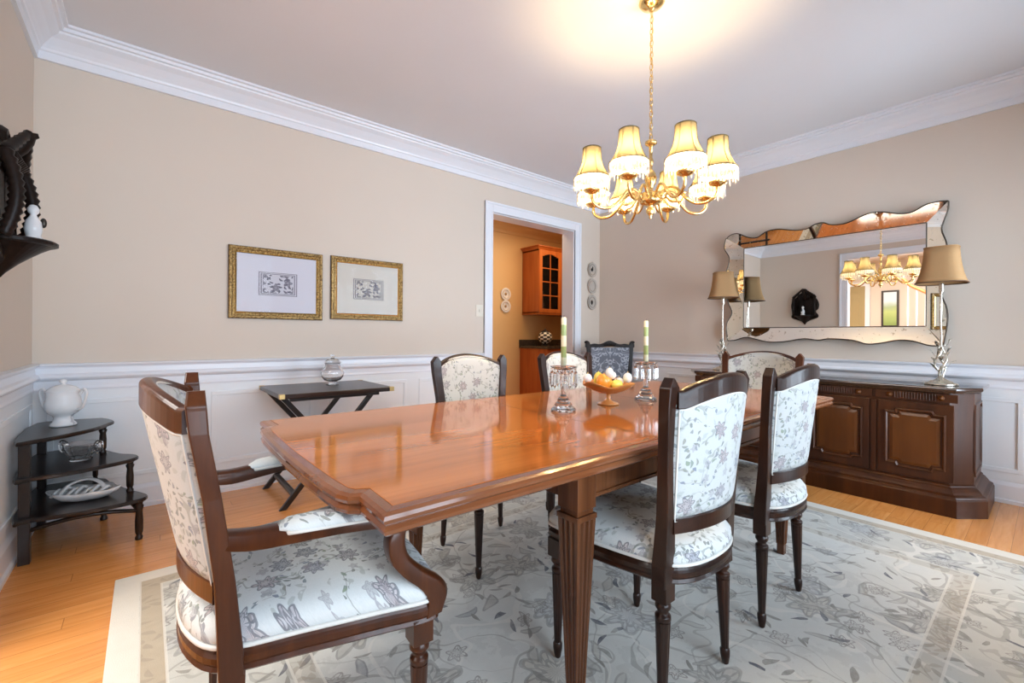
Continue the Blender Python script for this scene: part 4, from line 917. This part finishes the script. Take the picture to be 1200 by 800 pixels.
m = MB(); m.tube(crom([(-4.415, -.575, .15), (-4.45, -.47, .172), (-4.50, -.33, .178), (-4.545, -.21, .165), (-4.575, -.13, .145)], 4, False), .011, 8); m.tube(crom([(-4.82, -.575, .15), (-4.70, -.60, .178), (-4.55, -.60, .18), (-4.415, -.575, .15)], 4, False), .010, 8); m.build('arched_stretcher', M['ebony'], et)
# porcelain tureen
tu = thing('porcelain_urn', 'white lidded porcelain urn with two handles on the top tier of the corner shelf', 'urn', (-4.735, -.225, .579))
MB().lathe([(0, 0), (.052, 0), (.056, .006), (.050, .016), (.042, .024), (.038, .045), (.042, .056), (.060, .070), (.072, .095), (.074, .125), (.066, .160), (.070, .185), (.072, .190), (0, .190)], seg=32).build('body', M['porcfl'], tu)
MB().lathe([(.068, .1905), (.062, .198), (.048, .210), (.028, .218), (.010, .222), (.009, .228), (.016, .236), (.012, .248), (0, .252)], seg=32).build('lid', M['porc'], tu)
for s_ in (-1, 1):
    MB().tube([(s_ * r * .8, -s_ * r * .6, z) for r, z in crom([(.074, .085), (.098, .100), (.116, .150), (.118, .185), (.104, .196), (.086, .170)], 5, False)], .007, 8).build('handle', M['porc'], tu)
# crystal bowl
cb_ = thing('crystal_bowl', 'cut crystal bowl with flared handles on the middle tier of the corner shelf', 'bowl', (-4.655, -.345, .409))
MB().lathe([(0, 0), (.045, 0), (.047, .006), (.040, .012), (.055, .030), (.068, .060), (.074, .088), (.070, .088), (.064, .062), (.050, .034), (.036, .018), (0, .016)], seg=12, smooth=False).build('bowl', M['crystal'], cb_)
for s_ in (-1, 1):
    MB().tube([(s_ * r * .8, -s_ * r * .6, z) for r, z in crom([(.060, .045), (.085, .040), (.104, .062), (.100, .092), (.080, .090), (.073, .075)], 4, False)], .009, 6, smooth=False).build('handle', M['crystal'], cb_)
# porcelain lobed dish with loop handle
pd = thing('porcelain_dish', 'white lobed porcelain dish with ribbon handle on the bottom tier of the corner shelf', 'dish', (-4.635, -.43, .2255), R(-20))
n_ = 48; rings = []
for r, z in ((.4, 0), (.72, .004), (.92, .026), (1.0, .044), (.97, .047), (.86, .030), (.68, .014), (.3, .010)):
    rings.append([(.145 * r * (1 + .08 * cos(6 * 2 * pi * k / n_)) * cos(2 * pi * k / n_), .090 * r * (1 + .08 * cos(6 * 2 * pi * k / n_)) * sin(2 * pi * k / n_), z + .004 * cos(6 * 2 * pi * k / n_) * r) for k in range(n_)])
MB().loft(rings, True).build('dish', M['porc'], pd)
MB().tube(crom([(-.09, -.03, .040), (-.06, 0, .075), (0, .02, .092), (.06, .0, .080), (.10, -.02, .045)], 5, False), .010, 8, flat=.5).build('handle', M['porc'], pd)
m = MB(); 
for q in range(7): m.tube(crom([(-.11 + q * .03, -.05, .03), (-.10 + q * .033, -.01, .052 + .01 * (q % 2)), (-.09 + q * .03, .04, .035)], 4, False), .008, 6)
m.build('ribbon_relief', M['porc'], pd)

# ------------------------------------------------------------ carved wall bracket with figurine
sc_ = thing('wall_bracket', 'black carved wood wall bracket shelf on the left wall', 'wall shelf', (-L, -.76, 1.345))
o = [(0, .0), (.06, .03), (.10, .05), (.20, .09), (.21, .14), (.17, .20), (.21, .25), (.22, .33), (.19, .42), (.13, .47), (.10, .52), (.05, .545), (.04, .59), (0, .62)]
o = o + [(-x, z) for x, z in o[-2:0:-1]]
oo = crom(o, 4)
m = MB(); m.loft([[(d, y, z) for y, z in inset(oo, i)] for i, d in ((0, 0), (0, .012), (.012, .030), (.028, .034), (.040, .022), (.06, .020))], False, True); m.build('back_board', M['blackcarve'], sc_, bev=.002)
m = MB(); rnd = random.Random(5)
for s_ in (-1, 1):
    m.tube([(.045 + .035 * sin(q / 24 * pi), s_ * .165, .13 + q * .0145) for q in range(25)], [.020 + .008 * (q % 2) for q in range(25)], 10)
    m.tube([(.045 + .045 * q / 11, s_ * (.165 - .014 * q), .47 + q * .012) for q in range(12)], [.022 - .0008 * q + .005 * (q % 2) for q in range(12)], 8)
m.tube([(.03, 0, .50), (.06, 0, .54), (.085, 0, .575), (.10, 0, .60), (.12, 0, .605)], [.03, .034, .026, .018, .010], 10)
for q in range(-3, 4): m.tube([(.03, q * .02, .42), (.07, q * .026, .47), (.05, q * .022, .52)], [.008, .014, .006], 8)
m.build('carving', M['blackcarve'], sc_)
sh_o = [(.0, -.15)] + [(.04 + .145 * cos(a), .15 * sin(a)) for a in [(-pi / 2 + pi * q / 16) for q in range(17)]] + [(.0, .15)]
m = MB(); m.stack(sh_o, [(.012, .115), (0, .120), (0, .132), (.008, .138)]); m.build('shelf', M['blackcarve'], sc_)
m = MB(); m.loft([[(x * k_ + .001, y * k_, z) for x, y in sh_o] for k_, z in ((.9, .115), (.7, .09), (.5, .06), (.32, .03), (.12, -.01), (.05, -.03))], False); m.build('shelf_support', M['blackcarve'], sc_, bev=.004)
fg = thing('figurine', 'small white porcelain figurine with dark bird standing on the black wall bracket', 'figurine', (-L + .105, -.76, 1.4835))
MB().lathe([(0, 0), (.034, 0), (.036, .008), (.024, .02), (.030, .05), (.026, .085), (.014, .105), (.010, .115), (.018, .125), (.020, .140), (.012, .156), (0, .16)], seg=18).build('body', M['porc'], fg)
MB().ball((.030, .01, .085), .014, 12, 8, (.8, .8, 1.6)).build('bird', M['blackmotif'], fg)

# ------------------------------------------------------------ pantry things
CBX = .012
uc = thing('upper_cabinet', 'orange cherry wall cabinet with glass door seen through the doorway', 'cabinet', (CBX, PY, 1.415))
D_ = .36; Wd = .92; Hh = .93
m = MB(); m.box(0, .02, -D_, 0, 0, Hh).box(Wd - .02, Wd, -D_, 0, 0, Hh).box(0, Wd, -D_, 0, 0, .02).box(0, Wd, -D_, 0, Hh - .02, Hh).box(0, Wd, -.012, -.001, 0, Hh).box(.45, .47, -D_, 0, 0, Hh); m.build('body', M['cherrycab'], uc, bev=.002)
m = MB(); m.stack([(-.0, -.001), (-.0, -D_), (Wd, -D_), (Wd, -.001)], [(0, Hh), (-.010, Hh + .012), (-.030, Hh + .035), (-.042, Hh + .040), (-.042, Hh + .052)], ); m.build('crown', M['cherrycab'], uc)
bx(-.006, Wd + .006, -D_ - .012, -.001, -.022, 0).build('light_rail', M['cherrycab'], uc, bev=.004)
for zz in (.25, .48, .70): bx(.02, Wd - .02, -D_ + .02, -.013, zz, zz + .008).build('shelf', M['glass'] if False else M['cherrycab'], uc)
for x0, x1 in ((.004, .456), (.464, Wd - .004)):
    m = MB(); f = .06; y0, y1 = -D_ - .018, -D_
    m.box(x0, x0 + f, y0, y1, .004, Hh - .004).box(x1 - f, x1, y0, y1, .004, Hh - .004).box(x0 + f, x1 - f, y0, y1, .004, .004 + f)
    n2 = 8
    for q in range(n2):                                      # arched top rail
        a = x0 + f + (x1 - x0 - 2 * f) * q / n2; b = x0 + f + (x1 - x0 - 2 * f) * (q + 1) / n2; mid = ((a + b) / 2 - (x0 + x1) / 2) / ((x1 - x0) / 2 - f)
        m.box(a, b, y0, y1, Hh - .105 + .045 * (1 - mid * mid), Hh - .004)
    xm = (x0 + x1) / 2; m.box(xm - .008, xm + .008, y0 + .004, y1, f, Hh - .06)
    for q in (1, 2, 3): zz = .06 + q * .20; m.box(x0 + f, x1 - f, y0 + .004, y1, zz - .008, zz + .008)
    dr = m.build('door', M['cherrycab'], uc, bev=.002)
    bx(x0 + f, x1 - f, -D_ - .008, -D_ - .006, .06, Hh - .06).build('pane', M['pane'], dr)
for i, (x, z, lab) in enumerate(((.14, .258, 'white cup on the lowest shelf'), (.30, .258, 'white cup beside another on the lowest shelf'), (.16, .488, 'white bowl on the middle shelf'), (.31, .488, 'small white bowl on the middle shelf'), (.22, .708, 'white dish on the top shelf'))):
    o = MB().lathe([(0, 0), (.025, 0), (.03, .01), (.05, .05), (.055, .075), (.050, .075), (.044, .05), (.02, .014), (0, .012)], seg=20).build('bowl', M['porc'], loc=(CBX + x, PY - .2, 1.415 + z + .001)); tag(o, lab + ' inside the glass-door cabinet', 'bowl')
    o.scale = (1, 1, 1 + .25 * (i % 2))
lc = thing('base_cabinet', 'orange cherry base cabinet under the dark counter beyond the doorway', 'cabinet', (CBX - .04, PY, 0))
LD = .60; LW = 1.5
m = MB(); m.box(0, LW, -LD, -.001, .09, .895).box(.0, LW, -LD + .07, -.001, 0, .09); m.build('body', M['cherrycab'], lc, bev=.003)
for q in range(3):
    x0 = .01 + q * .495; d_ = bx(x0, x0 + .485, -LD - .018, -LD, .10, .72).build('door', M['cherrycab'], lc, bev=.003)
    bx(x0 + .07, x0 + .415, -LD - .026, -LD - .018, .17, .65).build('door_panel', M['cherrycab'], d_, bev=.006); MB().ball((x0 + .04, -LD - .035, .66), .013).build('knob', M['brassd'], d_)
    d_ = bx(x0, x0 + .485, -LD - .018, -LD, .735, .885).build('drawer', M['cherrycab'], lc, bev=.003); MB().ball((x0 + .24, -LD - .035, .81), .013).build('knob', M['brassd'], d_)
bx(.05, .0499, 0, 0, 0, 0) if False else None
cg = MB().box(CBX - .06, CBX + LW, PY - LD - .04, PY - .001, .896, .935).box(CBX - .06, CBX + LW, PY - .02, PY - .001, .935, 1.02).build('countertop', M['granite'], bev=.004)
tag(cg, 'black granite countertop on the orange base cabinet beyond the doorway', 'countertop')
tk = thing('checkered_pot', 'black and white checkered lidded pot on the dark pantry counter', 'pot', (.165, PY - .35, .936))
MB().lathe([(0, 0), (.055, 0), (.058, .006), (.045, .015), (.04, .03)], seg=28).build('foot', M['blackmotif'], tk)
MB().lathe([(.04, .03), (.075, .05), (.100, .09), (.104, .13), (.088, .175), (.060, .200)], seg=32).build('body', M['check'], tk)
MB().lathe([(.066, .200), (.064, .206), (.035, .222), (.010, .228), (.016, .240), (0, .252)], seg=24).build('lid', M['blackmotif'], tk)
for zz, lab in ((1.690, 'round cream plate on the ochre pantry wall, the upper of two'), (1.510, 'round cream plate on the ochre pantry wall, the lower of two')):
    t = thing('display_plate', lab, 'plate', (-.317, PY, zz), 0, 'cream plates on the pantry wall')
    MB().loft([[(r * cos(2 * pi * k / 28), -d, r * sin(2 * pi * k / 28)) for k in range(28)] for r, d in ((.001, .010), (.05, .010), (.055, .014), (.090, .022), (.092, .020), (.06, .003), (.001, .002))], True, False).build('plate', M['cream'], t)
    m = MB(); m.tube([(.060 * cos(2 * pi * k / 28), -.0165, .060 * sin(2 * pi * k / 28)) for k in range(28)], .0025, 5, True); m.ball((0, -.012, 0), .02, 10, 6, (1, .15, 1)); m.build('motif', M['brassd'], t)

# ------------------------------------------------------------ foyer things seen in the mirror
fp = thing('framed_landscape', 'tall framed green landscape picture hanging in the foyer beyond the left opening', 'picture', (FX + .001, -1.36, 1.72), R(90))
bx(-.15, .15, -.03, 0, -.40, .40).build('frame', M['giltdark'], fp, bev=.005); bx(-.11, .11, -.034, -.03, -.36, .36).build('print', M['landscape'], fp)
stc = thing('staircase', 'white foyer staircase with orange handrail beyond the left opening', 'staircase', (0, 0, 0))
ns = 7; SX0, SX1 = FX + .04, FX + .98; y0_ = -3.55
for q in range(ns):
    y = y0_ + q * .26; z = .18 * (q + 1)
    bx(SX0, SX1, y, y + .26, 0, z - .03).build('riser', M['trim'], stc); bx(SX0, SX1 + .03, y - .02, y + .26, z - .03, z).build('tread', M['handrail'], stc, bev=.005)
    for dy in (.06, .19):
        MB().tube([(SX1 - .03, y + dy, z), (SX1 - .03, y + dy, z + .3), (SX1 - .03, y + dy, z + .80 + .7 * (dy - .13))], [.014, .018, .011], 8).build('baluster', M['trim'], stc)
MB().tube([(SX1 - .03, y0_ - .10, .95), (SX1 - .03, y0_ + .05, 1.0), (SX1 - .03, y0_ + .26 * ns - .10, .86 + .18 * ns), (SX1 - .03, y0_ + .26 * ns + .02, 1.02 + .18 * ns)], .030, 10).build('handrail', M['handrail'], stc)
bx(SX1 - .08, SX1 + .02, y0_ - .10, y0_ - .002, 0, 1.02).build('newel_post', M['trim'], stc, bev=.006)
